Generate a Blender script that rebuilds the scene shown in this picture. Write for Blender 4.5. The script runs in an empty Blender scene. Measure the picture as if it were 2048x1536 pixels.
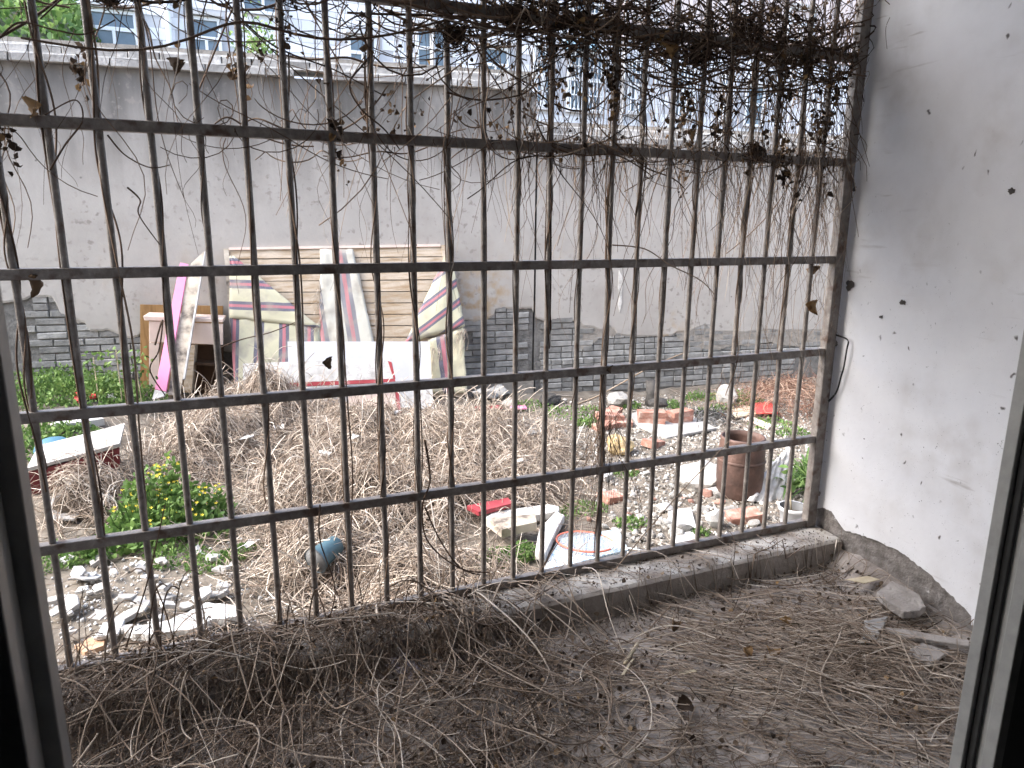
import bpy, bmesh, math, random
import numpy as np
from mathutils import Vector, Matrix, noise as mnoise
RNG = np.random.default_rng(11); random.seed(5)
SC = bpy.context.scene; COL = SC.collection
rad = math.radians
# ------------------------------------------------------------------ camera
F_PX = 1433.07                       # focal length in pixels of a 2048 wide picture
CAM = np.array([0.42388, -2.07221, 1.34])
YAW, PIT, ROL = rad(23.142), rad(13.008), rad(-0.523)
def _axes():
    cy, sy, cp, sp = math.cos(YAW), math.sin(YAW), math.cos(PIT), math.sin(PIT)
    f = np.array([sy*cp, cy*cp, -sp]); r = np.array([cy, -sy, 0.0]); d = np.cross(f, r)
    c, s = math.cos(ROL), math.sin(ROL)
    return np.array([c*r+s*d, -s*r+c*d, f])
AX = _axes()
cam_d = bpy.data.cameras.new('camera'); cam = bpy.data.objects.new('camera', cam_d); COL.objects.link(cam)
m = Matrix.Identity(4)
for i in range(3):
    m[i][0] = AX[0][i]; m[i][1] = -AX[1][i]; m[i][2] = -AX[2][i]; m[i][3] = CAM[i]
cam.matrix_world = m
cam_d.sensor_width = 36; cam_d.lens = F_PX/2048*36; cam_d.clip_end = 400; cam_d.clip_start = .02
cam_d.dof.use_dof = True; cam_d.dof.focus_distance = 3.6; cam_d.dof.aperture_fstop = 25.19/2.6
SC.camera = cam
SC.render.resolution_x, SC.render.resolution_y = 1024, 768
# ------------------------------------------------------------------ light: overcast day
W = bpy.data.worlds.new('World'); SC.world = W; W.use_nodes = True
nt = W.node_tree; nt.nodes.clear()
o = nt.nodes.new('ShaderNodeOutputWorld'); b = nt.nodes.new('ShaderNodeBackground'); s = nt.nodes.new('ShaderNodeTexSky')
SUN_EL, SUN_AZ = 45, 281             # azimuth: direction the light comes from, clockwise from +y
s.sky_type = 'NISHITA'; s.sun_disc = False; s.sun_elevation = rad(SUN_EL); s.sun_rotation = rad(SUN_AZ)
s.air_density = 1.0; s.dust_density = 3.0; s.ozone_density = .6
b.inputs['Strength'].default_value = .15
nt.links.new(s.outputs[0], b.inputs[0]); nt.links.new(b.outputs[0], o.inputs[0])
sd = bpy.data.lights.new('sun', 'SUN'); sun = bpy.data.objects.new('sun', sd); COL.objects.link(sun)
sd.energy = 1.5; sd.angle = rad(60); sd.color = (1, .99, .97)
sun.rotation_euler = Vector((-math.sin(rad(SUN_AZ))*math.cos(rad(SUN_EL)), -math.cos(rad(SUN_AZ))*math.cos(rad(SUN_EL)), -math.sin(rad(SUN_EL)))).to_track_quat('-Z', 'Y').to_euler()
SC.view_settings.view_transform = 'Standard'; SC.view_settings.look = 'None'
SC.view_settings.exposure = 2.42; SC.view_settings.gamma = 1.0; SC.view_settings.use_curve_mapping = False
# ------------------------------------------------------------------ finding places from the photograph
def ray(x, y): return np.array([(x-1024)/F_PX, (y-768)/F_PX, 1.0]) @ AX
def on_y(x, y, Y): d = ray(x, y); return CAM+d*((Y-CAM[1])/d[1])
def on_x(x, y, X): d = ray(x, y); return CAM+d*((X-CAM[0])/d[0])
def on_z(x, y, Z): d = ray(x, y); return CAM+d*((Z-CAM[2])/d[2])
WTH = rad(7.04); WN = np.array([math.sin(WTH), math.cos(WTH), 0]); WO = np.array([0, 5.10, 0.]); WU = np.array([math.cos(WTH), -math.sin(WTH), 0])
def on_wall(x, y, off=0.0):
    d = ray(x, y); t = ((WO-CAM)@WN-off)/(d@WN); P = CAM+d*t
    return (P-WO)@WU, P[2]
def wall_pt(u, z, off): P = WO+WU*u-WN*off; return np.array([P[0], P[1], z])
def S(t): t = np.clip(t, 0, 1); return t*t*(3-2*t)
def ground(x, y):
    x = np.asarray(x, float); y = np.asarray(y, float)
    g = -0.32-0.18*S((x-1)/4)*S(y/4)+0.25*S((0.6-x)/1.4)*S((y-2)/2.5)
    return g+0.018*np.sin(3.1*x+1.3*y)*np.sin(2.3*y-1.1*x)
def gp(x, y):                                    # pixel -> point on the yard ground
    d = ray(x, y); t = 1.0
    for _ in range(60):
        P = CAM+d*t; t += (P[2]-float(ground(P[0], P[1])))*.5/abs(d[2]+1e-9) if d[2] < 0 else .2
    P = CAM+d*t; return np.array([P[0], P[1], float(ground(P[0], P[1]))])
# ------------------------------------------------------------------ materials
MATS = {}
def mat(name, ramp, rough=.8, metal=0, bump=.0, bscale=40, nscale=6, detail=6, attr=None, objrand=0, coords='Object', spec=.3, trans=0, extra=None, alpha=None, sss=0):
    """ramp: list of (pos, rgb). Driven by noise, or by the float attribute attr."""
    if name in MATS: return MATS[name]
    M = bpy.data.materials.new(name); M.use_nodes = True; t = M.node_tree; N = t.nodes; L = t.links
    B = N['Principled BSDF']; B.inputs['Roughness'].default_value = rough; B.inputs['Metallic'].default_value = metal
    B.inputs['Specular IOR Level'].default_value = spec
    tc = N.new('ShaderNodeTexCoord'); src = tc.outputs[coords]
    no = N.new('ShaderNodeTexNoise'); no.inputs['Scale'].default_value = nscale; no.inputs['Detail'].default_value = detail; no.inputs['Roughness'].default_value = .62
    if objrand:
        oi = N.new('ShaderNodeObjectInfo'); ad = N.new('ShaderNodeVectorMath'); ad.operation = 'ADD'
        mu = N.new('ShaderNodeVectorMath'); mu.operation = 'SCALE'; mu.inputs[0].default_value = (17, 31, 47)
        L.new(oi.outputs['Random'], mu.inputs['Scale']); L.new(src, ad.inputs[0]); L.new(mu.outputs[0], ad.inputs[1]); src = ad.outputs[0]
    L.new(src, no.inputs['Vector'])
    cr = N.new('ShaderNodeValToRGB'); el = cr.color_ramp.elements
    while len(el) < len(ramp): el.new(.5)
    for e, (p, c) in zip(el, ramp): e.position = p; e.color = (*c, 1)
    fac = no.outputs['Fac']
    if attr:
        at = N.new('ShaderNodeAttribute'); at.attribute_name = attr; fac = at.outputs['Fac']
        mx = N.new('ShaderNodeMath'); mx.operation = 'MULTIPLY_ADD'; mx.inputs[1].default_value = .35; L.new(no.outputs['Fac'], mx.inputs[0])
        sb = N.new('ShaderNodeMath'); sb.operation = 'SUBTRACT'; sb.inputs[1].default_value = .175; L.new(fac, sb.inputs[0]); L.new(sb.outputs[0], mx.inputs[2]); fac = mx.outputs[0]
    L.new(fac, cr.inputs['Fac']); colr = cr.outputs['Color']
    if objrand:
        hs = N.new('ShaderNodeHueSaturation'); mr = N.new('ShaderNodeMapRange'); mr.inputs['To Min'].default_value = 1-objrand; mr.inputs['To Max'].default_value = 1+objrand
        L.new(oi.outputs['Random'], mr.inputs['Value']); L.new(mr.outputs[0], hs.inputs['Value']); L.new(colr, hs.inputs['Color']); colr = hs.outputs['Color']
    if extra: colr = extra(N, L, tc, colr)
    L.new(colr, B.inputs['Base Color'])
    if bump:
        bn = N.new('ShaderNodeTexNoise'); bn.inputs['Scale'].default_value = bscale; bn.inputs['Detail'].default_value = 5; L.new(src, bn.inputs['Vector'])
        bp = N.new('ShaderNodeBump'); bp.inputs['Strength'].default_value = bump; bp.inputs['Distance'].default_value = .01
        L.new(bn.outputs['Fac'], bp.inputs['Height']); L.new(bp.outputs[0], B.inputs['Normal'])
    if trans: B.inputs['Transmission Weight'].default_value = trans
    if alpha is not None: B.inputs['Alpha'].default_value = alpha
    if sss:   # thin leaves let light through
        tr = N.new('ShaderNodeBsdfTranslucent'); L.new(colr, tr.inputs['Color']); ms = N.new('ShaderNodeMixShader'); ms.inputs[0].default_value = sss
        L.new(B.outputs[0], ms.inputs[1]); L.new(tr.outputs[0], ms.inputs[2]); L.new(ms.outputs[0], N['Material Output'].inputs['Surface'])
    MATS[name] = M; return M
def mixin(N, L, colr, fac, rgb):
    mx = N.new('ShaderNodeMix'); mx.data_type = 'RGBA'; L.new(fac, mx.inputs[0]); L.new(colr, mx.inputs[6]); mx.inputs[7].default_value = (*rgb, 1); return mx.outputs[2]
def rng_node(N, L, val, a, b):
    mr = N.new('ShaderNodeMapRange'); mr.inputs['From Min'].default_value = a; mr.inputs['From Max'].default_value = b; L.new(val, mr.inputs['Value']); return mr.outputs[0]
def noise_node(N, L, vec, scale, detail=4, stretch=None):
    if stretch:
        mp = N.new('ShaderNodeMapping'); mp.inputs['Scale'].default_value = stretch; L.new(vec, mp.inputs['Vector']); vec = mp.outputs[0]
    no = N.new('ShaderNodeTexNoise'); no.inputs['Scale'].default_value = scale; no.inputs['Detail'].default_value = detail; L.new(vec, no.inputs['Vector']); return no.outputs['Fac']
def mul(N, L, a, b):
    k = N.new('ShaderNodeMath'); k.operation = 'MULTIPLY'; L.new(a, k.inputs[0]); L.new(b, k.inputs[1]); return k.outputs[0]
def sepz(N, L, tc, ax='Z'):
    sp = N.new('ShaderNodeSeparateXYZ'); L.new(tc.outputs['Object'], sp.inputs[0]); return sp.outputs[ax]
# ------------------------------------------------------------------ mesh helpers
def tag(o, label=None, cat=None, group=None, kind=None):
    if label: o['label'] = label
    if cat: o['category'] = cat
    if group: o['group'] = group
    if kind: o['kind'] = kind
    return o
def empty(name, loc=(0, 0, 0), rz=0):
    o = bpy.data.objects.new(name, None); COL.objects.link(o); o.location = loc; o.rotation_euler = (0, 0, rz); o.empty_display_size = .1; return o
def mesh_obj(name, me, parent=None, loc=None, rot=None):
    o = bpy.data.objects.new(name, me); COL.objects.link(o)
    if parent: o.parent = parent
    if loc is not None: o.location = loc
    if rot is not None: o.rotation_euler = rot
    return o
def pyd(name, V, Fc, material, parent=None, smooth=False, loc=None, rot=None):
    me = bpy.data.meshes.new(name); me.from_pydata([tuple(map(float, v)) for v in V], [], Fc); me.materials.append(material)
    if smooth: me.polygons.foreach_set('use_smooth', [True]*len(me.polygons))
    me.update(); return mesh_obj(name, me, parent, loc, rot)
class MB:
    """collects shapes into one mesh"""
    def __init__(s): s.V = []; s.F = []
    def add(s, V, Fc):
        k = len(s.V); s.V += [tuple(map(float, v)) for v in V]; s.F += [tuple(i+k for i in f) for f in Fc]; return s
    def box(s, x0, x1, y0, y1, z0, z1, jit=0):
        V = [(x, y, z) for z in (z0, z1) for y in (y0, y1) for x in (x0, x1)]
        if jit: V = [tuple(c+random.uniform(-jit, jit) for c in v) for v in V]
        return s.add(V, [(0, 2, 3, 1), (4, 5, 7, 6), (0, 1, 5, 4), (2, 6, 7, 3), (0, 4, 6, 2), (1, 3, 7, 5)])
    def prism(s, pts, dirv):              # planar outline pushed along dirv
        pts = [np.array(p, float) for p in pts]; n = len(pts); d = np.array(dirv, float)
        V = pts+[p+d for p in pts]
        return s.add(V, [tuple(range(n))[::-1], tuple(range(n, 2*n))]+[(i, (i+1) % n, n+(i+1) % n, n+i) for i in range(n)])
    def tube(s, pts, r, sides=8, cap=True):
        pts = [np.array(p, float) for p in pts]; K = len(pts); rr = r if hasattr(r, '__len__') else [r]*K; V = []
        for i, p in enumerate(pts):
            t = pts[min(i+1, K-1)]-pts[max(i-1, 0)]; t = t/(np.linalg.norm(t)+1e-9)
            a = np.cross(t, (0.13, .31, .94) if abs(t[2]) < .9 else (1, .2, 0)); a /= np.linalg.norm(a)+1e-9; b = np.cross(t, a)
            for j in range(sides):
                an = 2*math.pi*j/sides; V.append(p+rr[i]*(a*math.cos(an)+b*math.sin(an)))
        Fc = [(i*sides+j, i*sides+(j+1) % sides, (i+1)*sides+(j+1) % sides, (i+1)*sides+j) for i in range(K-1) for j in range(sides)]
        if cap: Fc += [tuple(range(sides))[::-1], tuple(range((K-1)*sides, K*sides))]
        return s.add(V, Fc)
    def lathe(s, prof, sides=24, c=(0, 0, 0)):
        V = []; K = len(prof)
        for r, z in prof:
            for j in range(sides):
                a = 2*math.pi*j/sides; V.append((c[0]+r*math.cos(a), c[1]+r*math.sin(a), c[2]+z))
        return s.add(V, [(i*sides+j, i*sides+(j+1) % sides, (i+1)*sides+(j+1) % sides, (i+1)*sides+j) for i in range(K-1) for j in range(sides)])
    def build(s, name, material, parent=None, smooth=False, loc=None, rot=None, bevel=0):
        o = pyd(name, s.V, s.F, material, parent, smooth, loc, rot)
        if bevel:
            bm = bmesh.new(); bm.from_mesh(o.data)
            bmesh.ops.bevel(bm, geom=list(bm.edges), offset=bevel, segments=1, affect='EDGES', clamp_overlap=True); bm.to_mesh(o.data); bm.free()
        return o
def fast_mesh(name, V, Fq, material, tint=None, parent=None, smooth=False, nper=4):
    """V (n,3), Fq (m,nper) arrays -> object, quick"""
    me = bpy.data.meshes.new(name); n = len(V); m_ = len(Fq)
    me.vertices.add(n); me.vertices.foreach_set('co', np.ascontiguousarray(V, np.float32).ravel())
    me.loops.add(m_*nper); me.loops.foreach_set('vertex_index', np.ascontiguousarray(Fq, np.int32).ravel())
    me.polygons.add(m_); me.polygons.foreach_set('loop_start', np.arange(0, m_*nper, nper, dtype=np.int32))
    if smooth: me.polygons.foreach_set('use_smooth', np.ones(m_, bool))
    me.update(calc_edges=True); me.materials.append(material)
    if tint is not None:
        a = me.attributes.new('tint', 'FLOAT', 'POINT'); a.data.foreach_set('value', np.ascontiguousarray(tint, np.float32))
    return mesh_obj(name, me, parent)
def strands(name, P, R, material, sides=3, tint=None, parent=None):
    """P (N,K,3) centre lines, R (N,) or (N,K) radii: thin stems as one mesh"""
    N, K, _ = P.shape
    R = np.broadcast_to(R[:, None] if R.ndim == 1 else R, (N, K)).copy()
    T = np.gradient(P, axis=1); T /= np.linalg.norm(T, axis=2, keepdims=True)+1e-9
    ref = np.where(np.abs(T[..., 2:3]) < .85, np.array([0, 0, 1.0]), np.array([1.0, 0, 0]))
    A = np.cross(T, ref); A /= np.linalg.norm(A, axis=2, keepdims=True)+1e-9; B = np.cross(T, A)
    an = 2*np.pi*np.arange(sides)/sides
    V = P[:, :, None, :]+R[:, :, None, None]*(A[:, :, None, :]*np.cos(an)[None, None, :, None]+B[:, :, None, :]*np.sin(an)[None, None, :, None])
    base = (np.arange(N)*K*sides)[:, None, None]; i = np.arange(K-1)[None, :, None]*sides; j = np.arange(sides)[None, None, :]; j2 = (j+1) % sides
    Fq = np.stack([base+i+j, base+i+j2, base+i+sides+j2, base+i+sides+j], -1).reshape(-1, 4)
    if tint is None: tint = RNG.random(N)
    return fast_mesh(name, V.reshape(-1, 3), Fq, material, np.repeat(tint, K*sides), parent, True)
def leaves(name, C, size, material, N=None, tint=None, parent=None, cup=.25, aspect=.55):
    """C (n,3) leaf bases; each leaf a folded 6-vertex blade pointing along random directions biased by N"""
    n = len(C); size = np.broadcast_to(size, (n,))
    D = RNG.normal(size=(n, 3)); D = D/np.linalg.norm(D, axis=1, keepdims=True)
    if N is not None: D = D+N
    D /= np.linalg.norm(D, axis=1, keepdims=True)+1e-9
    Sx = np.cross(D, RNG.normal(size=(n, 3))); Sx /= np.linalg.norm(Sx, axis=1, keepdims=True)+1e-9; Up = np.cross(Sx, D)
    w = aspect*.5; pr = [(0, 0, 0), (.35, w, cup*.5), (.75, w*.8, cup*.4), (1, 0, -.05), (.75, -w*.8, cup*.4), (.35, -w, cup*.5), (.5, 0, -.05)]
    V = np.stack([C+size[:, None]*(D*a+Sx*bb+Up*c) for a, bb, c in pr], 1).reshape(-1, 3)
    k = (np.arange(n)*7)[:, None]
    Fq = np.concatenate([k+np.array(q) for q in ((0, 1, 2, 6), (6, 2, 3, 4), (0, 6, 4, 5))], 0)
    if tint is None: tint = RNG.random(n)
    return fast_mesh(name, V, Fq, material, np.repeat(tint, 7), parent, False)
def rock_data(name, material, seed, sub=2, rough=.35, flat=1.0):
    bm = bmesh.new(); bmesh.ops.create_icosphere(bm, subdivisions=sub, radius=1); rs = random.Random(seed)
    off = Vector((rs.uniform(-50, 50), rs.uniform(-50, 50), rs.uniform(-50, 50)))
    planes = [(Vector((rs.gauss(0, 1), rs.gauss(0, 1), rs.gauss(0, 1))).normalized(), rs.uniform(.55, .85)) for _ in range(7)]
    for v in bm.verts:
        p = v.co.copy()
        for n_, d_ in planes:
            e = p.dot(n_)-d_
            if e > 0: p -= n_*e
        p *= 1+rough*.5*mnoise.noise(v.co*1.6+off)+rough*.25*mnoise.noise(v.co*4+off)
        v.co = (p.x, p.y, p.z*flat)
    me = bpy.data.meshes.new(name); bm.to_mesh(me); bm.free(); me.materials.append(material); return me
# ================================================================== MATERIALS
def _plaster(N, L, tc, c):
    z = sepz(N, L, tc)
    big = noise_node(N, L, tc.outputs['Object'], 1.1, 5, (1, 1, .8)); drip = noise_node(N, L, tc.outputs['Object'], 3.2, 5, (1.6, 1, .22))
    top = rng_node(N, L, z, 1.45, 2.3)                       # rain-stained band below the coping
    c = mixin(N, L, c, mul(N, L, top, rng_node(N, L, drip, .28, .62)), (.115, .11, .10))
    c = mixin(N, L, c, mul(N, L, rng_node(N, L, z, 1.7, 2.4), rng_node(N, L, big, .30, .7)), (.13, .125, .12))
    ochre = mul(N, L, rng_node(N, L, big, .50, .62), rng_node(N, L, z, 1.2, .5))
    c = mixin(N, L, c, mul(N, L, ochre, rng_node(N, L, noise_node(N, L, tc.outputs['Object'], 9, 6), .42, .62)), (.36, .26, .15))
    pit = N.new('ShaderNodeTexVoronoi'); pit.inputs['Scale'].default_value = 9; L.new(tc.outputs['Object'], pit.inputs['Vector'])
    c = mixin(N, L, c, mul(N, L, rng_node(N, L, pit.outputs['Distance'], .10, .05), rng_node(N, L, noise_node(N, L, tc.outputs['Object'], 4, 2), .52, .6)), (.16, .15, .14))
    c = mixin(N, L, c, mul(N, L, rng_node(N, L, noise_node(N, L, tc.outputs['Object'], 16, 8), .57, .66), rng_node(N, L, noise_node(N, L, tc.outputs['Object'], 1.6, 3), .42, .58)), (.27, .25, .23))
    return c
M_PLASTER = mat('cement_plaster', [(.25, (.335, .315, .292)), (.5, (.405, .386, .362)), (.75, (.455, .438, .412))], .92, bump=.28, bscale=26, nscale=2.2, detail=9, extra=_plaster)
M_SCRATCH = mat('scratch_coat', [(.3, (.22, .205, .185)), (.7, (.36, .335, .30))], .95, bump=.9, bscale=55, nscale=14)
M_MORTAR = mat('mortar', [(.3, (.10, .098, .094)), (.7, (.22, .215, .205))], .95, bump=.8, bscale=60, nscale=20)
M_GBRICK = mat('grey_brick', [(.3, (.165, .165, .16)), (.55, (.27, .27, .262)), (.75, (.36, .355, .34))], .9, bump=.6, bscale=70, nscale=9, objrand=.3)
M_COPING = mat('coping_brick', [(.3, (.22, .215, .205)), (.55, (.36, .35, .335)), (.7, (.62, .61, .58))], .9, bump=.6, bscale=60, nscale=7, objrand=.25)
M_LIME = mat('lime_wash', [(.3, (.34, .33, .31)), (.6, (.68, .67, .64))], .9, bump=.6, bscale=50, nscale=10)
M_SOIL = mat('yard_soil', [(.25, (.08, .066, .052)), (.5, (.145, .125, .102)), (.75, (.24, .215, .18))], .95, bump=1, bscale=35, nscale=5)
M_DUST = mat('floor_dust', [(.25, (.19, .16, .14)), (.5, (.33, .295, .268)), (.75, (.43, .395, .365))], .95, bump=1, bscale=45, nscale=7)
def _curb(N, L, tc, c):
    z = sepz(N, L, tc)
    c = mixin(N, L, c, rng_node(N, L, z, .088, .098), (.50, .475, .44))          # dust lying on the top
    c = mixin(N, L, c, mul(N, L, rng_node(N, L, z, .085, .1), rng_node(N, L, noise_node(N, L, tc.outputs['Object'], 6, 7), .42, .60)), (.24, .205, .175))
    return mixin(N, L, c, mul(N, L, rng_node(N, L, z, .085, .1), rng_node(N, L, noise_node(N, L, tc.outputs['Object'], 55, 4), .60, .66)), (.10, .08, .065))
M_CURB = mat('curb_concrete', [(.3, (.225, .195, .17)), (.7, (.33, .295, .265))], .9, bump=.6, bscale=45, nscale=8, extra=_curb)
def _white(N, L, tc, c):
    O_ = tc.outputs['Object']
    c = mixin(N, L, c, mul(N, L, rng_node(N, L, noise_node(N, L, O_, 2.3, 6, (1, 1.5, 1.2)), .46, .70), rng_node(N, L, noise_node(N, L, O_, 11, 6), .38, .70)), (.60, .58, .57))
    for sc, thr, a, b in ((11, .10, .48, .54), (26, .12, .46, .54), (60, .15, .47, .56)):  # specks of dirt
        v = N.new('ShaderNodeTexVoronoi'); v.inputs['Scale'].default_value = sc
        mp = N.new('ShaderNodeMapping'); mp.inputs['Scale'].default_value = (1, 1.5, .8); mp.inputs['Location'].default_value = (sc, sc*2, 0)
        wob = N.new('ShaderNodeTexNoise'); wob.inputs['Scale'].default_value = sc*2.2; L.new(O_, wob.inputs['Vector'])
        av = N.new('ShaderNodeVectorMath'); av.operation = 'MULTIPLY_ADD'; av.inputs[1].default_value = (.05, .05, .05); L.new(wob.outputs['Color'], av.inputs[0]); L.new(O_, av.inputs[2])
        L.new(av.outputs[0], mp.inputs['Vector']); L.new(mp.outputs[0], v.inputs['Vector'])
        f_ = mul(N, L, rng_node(N, L, v.outputs['Distance'], thr, thr*.4), rng_node(N, L, noise_node(N, L, O_, sc*.35, 3), a, b))
        if sc > 20: f_ = mul(N, L, f_, rng_node(N, L, sepz(N, L, tc), 1.9, .5))           # splashed up from the floor
        c = mixin(N, L, c, f_, (.13, .12, .115))
    scr = noise_node(N, L, O_, 7, 8, (1, .6, 4.5))            # faint scuffs
    c = mixin(N, L, c, mul(N, L, rng_node(N, L, scr, .62, .72), rng_node(N, L, noise_node(N, L, O_, 1.7, 3), .48, .62)), (.40, .37, .35))
    return c
M_WHITE = mat('white_wall_paint', [(.3, (.70, .70, .72)), (.55, (.775, .775, .795)), (.7, (.81, .81, .825))], .75, bump=.12, bscale=18, nscale=2.5, detail=8, extra=_white)
M_RENDER = mat('bare_render', [(.3, (.12, .105, .095)), (.55, (.22, .20, .185)), (.66, (.26, .24, .225)), (.70, (.60, .58, .56))], .95, bump=1, bscale=60, nscale=26)
M_CEIL = mat('ceiling_paint', [(.3, (.72, .72, .72)), (.7, (.80, .80, .80))], .9, nscale=3)
M_ROOM = mat('room_paint', [(.3, (.10, .095, .09)), (.7, (.14, .135, .13))], .9, nscale=3)
M_FACADE = mat('facade_render', [(.3, (.50, .48, .46)), (.7, (.62, .60, .58))], .9, nscale=3)
def _steel(N, L, tc, c):
    g = rng_node(N, L, noise_node(N, L, tc.outputs['Object'], 22, 7), .56, .68)
    return mixin(N, L, c, g, (.085, .055, .04))
M_STEEL = mat('weathered_steel', [(.3, (.115, .10, .09)), (.55, (.18, .16, .145)), (.75, (.27, .25, .23))], .5, metal=.3, bump=.25, bscale=160, nscale=35, extra=_steel, spec=.5)
M_ALU = mat('door_frame_metal', [(.3, (.30, .30, .29)), (.7, (.40, .395, .38))], .45, metal=.2, nscale=18, bump=.1, bscale=70)
M_GROOVESHADE = mat('groove_shade_black', [(.3, (.02, .02, .02)), (.7, (.035, .035, .035))], .7, nscale=10)
M_TILE = mat('facade_tile', [(.3, (.70, .69, .70)), (.7, (.78, .77, .78))], .6, nscale=4, objrand=.12)
M_TILEJ = mat('facade_joint', [(.3, (.48, .47, .48)), (.7, (.56, .55, .56))], .8, nscale=4)
M_GLASSD = mat('window_pane', [(.3, (.07, .10, .13)), (.7, (.16, .21, .26))], .12, nscale=1.2, spec=.6)
M_PVC = mat('white_frame', [(.3, (.74, .74, .74)), (.7, (.80, .80, .80))], .5, nscale=5)
M_PINKB = mat('pale_pink_render', [(.3, (.62, .53, .50)), (.7, (.70, .60, .57))], .9, nscale=3)
M_AWN = mat('blue_awning', [(.3, (.20, .32, .38)), (.7, (.27, .40, .46))], .6, nscale=5)
# ================================================================== SETTING
# yard ground: one sheet, fine near the grille
gx = np.unique(np.concatenate([np.linspace(-60, -3, 20), np.linspace(-3, 8, 160), np.linspace(8, 70, 20)]))
gy = np.unique(np.concatenate([np.linspace(-40, .06, 12), np.linspace(.06, 5.2, 110), np.linspace(5.2, 120, 24)]))
GX, GY = np.meshgrid(gx, gy, indexing='ij'); GZ = ground(GX, GY)
near = (GX > -3) & (GX < 8) & (GY > .06) & (GY < 5.2)
GZ = GZ+np.where(near, RNG.normal(0, .006, GX.shape), 0); GZ = np.where(GY < .05, -.6, GZ)
ni, nj = GX.shape; idx = np.arange(ni*nj).reshape(ni, nj)
Fq = np.stack([idx[:-1, :-1], idx[1:, :-1], idx[1:, 1:], idx[:-1, 1:]], -1).reshape(-1, 4)
tag(fast_mesh('ground', np.stack([GX, GY, GZ], -1).reshape(-1, 3), Fq, M_SOIL, smooth=True), kind='structure')
def slab(name, x0, x1, y0, y1, z0, z1, m_): return MB().box(x0, x1, y0, y1, z0, z1).build(name, m_)
# balcony floor: dusty uneven sheet over a slab
fx, fy = np.linspace(-5.0, 2.70, 220), np.linspace(-1.28, -.13, 46); FX, FY = np.meshgrid(fx, fy, indexing='ij')
def floor_h(x, y):
    return .006+.010*np.sin(5*x+2*y)*np.sin(4*y-x)+.006*np.sin(17*x)*np.sin(13*y+2*x)+.05*S((.10-(2.69-x))/.10)*S((y+.75)/.5)+.025*S((-.22-y)/-.12*-1+1)*0
FZ = floor_h(FX, FY)+RNG.normal(0, .0025, FX.shape)
idx = np.arange(FX.size).reshape(FX.shape); Fq = np.stack([idx[:-1, :-1], idx[1:, :-1], idx[1:, 1:], idx[:-1, 1:]], -1).reshape(-1, 4)
bf = tag(empty('balcony_floor'), kind='structure')
fast_mesh('dust_layer', np.stack([FX, FY, FZ], -1).reshape(-1, 3), Fq, M_DUST, smooth=True, parent=bf)
MB().box(-5.0, 2.69, -1.30, -.02, -.58, -.03).build('floor_slab', M_CURB, bf)
# the apartment block the balcony belongs to
ap = tag(empty('apartment_shell'), kind='structure')
def part(name, m_, *b): return MB().box(*b).build(name, m_, ap)
part('ceiling', M_CEIL, -5.2, 2.95, -1.40, .06, 2.55, 2.70)
part('end_wall', M_CEIL, -5.24, -5.0, -1.40, .06, -.6, 2.549)
part('upper_facade', M_FACADE, -9, 11, -.14, .02, 2.703, 5.6)
part('side_facade', M_FACADE, 2.96, 11, -.3, .02, -.6, 2.70)
part('side_facade', M_FACADE, -9, -5.245, -.3, .02, -.6, 2.70)
DL, DR = .247, 1.705
part('door_wall', M_ROOM, -5.2, DL-.025, -1.409, -1.262, -.5, 2.549)
part('door_wall', M_ROOM, DR+.028, 2.95, -1.374, -1.298, -.5, 2.549)
part('door_wall', M_ROOM, DL-.024, DR+.027, -1.40, -1.29, 2.22, 2.548)
part('room_wall', M_ROOM, -2.75, -2.61, -6, -1.41, -.5, 2.7)
part('room_wall', M_ROOM, 4.0, 4.15, -6, -1.376, -.5, 2.7)
part('room_wall', M_ROOM, 2.951, 4.0, -1.46, -1.376, -.5, 2.7)
part('room_wall', M_ROOM, -2.75, 4.15, -6.15, -6.001, -.5, 2.7)
part('room_ceiling', M_ROOM, -2.75, 4.15, -6.15, -1.411, 2.71, 2.85)
part('room_floor', M_ROOM, -2.6, 4.0, -6, -1.28, -.2, -.04)
part('door_wall_paint', M_CEIL, -5.2, DL-.026, -1.2615, -1.256, -.03, 2.548); part('door_wall_paint', M_CEIL, DR+.030, 2.689, -1.2975, -1.292, -.03, 2.548)
# sliding-door frame
df = tag(empty('door_frame', (DL, -1.33, 0)), 'grey metal sliding door frame with dark grooves standing at both picture edges', 'door frame')
def fpart(name, m_, x0, x1, y0, y1, z0=-.04, z1=2.22): return MB().box(x0-DL, x1-DL, y0+1.33, y1+1.33, z0, z1).build(name, m_, df, bevel=.0012)
fpart('track_fin', M_ALU, DL-.0235, DL, -1.298, -1.262); fpart('groove', M_ALU, DL-.0235, DL-.016, -1.385, -1.2985)
fpart('track_fin', M_ALU, DL-.0235, DL, -1.411, -1.3855)
fpart('track_fin', M_ALU, DR, DR+.0265, -1.3195, -1.297); fpart('groove', M_ALU, DR+.018, DR+.0265, -1.353, -1.320); fpart('groove_shade', M_GROOVESHADE, DR+.010, DR+.0175, -1.334, -1.3205)  # black strip is painted shade inside the groove
fpart('track_fin', M_ALU, DR, DR+.0265, -1.376, -1.3535)
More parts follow.
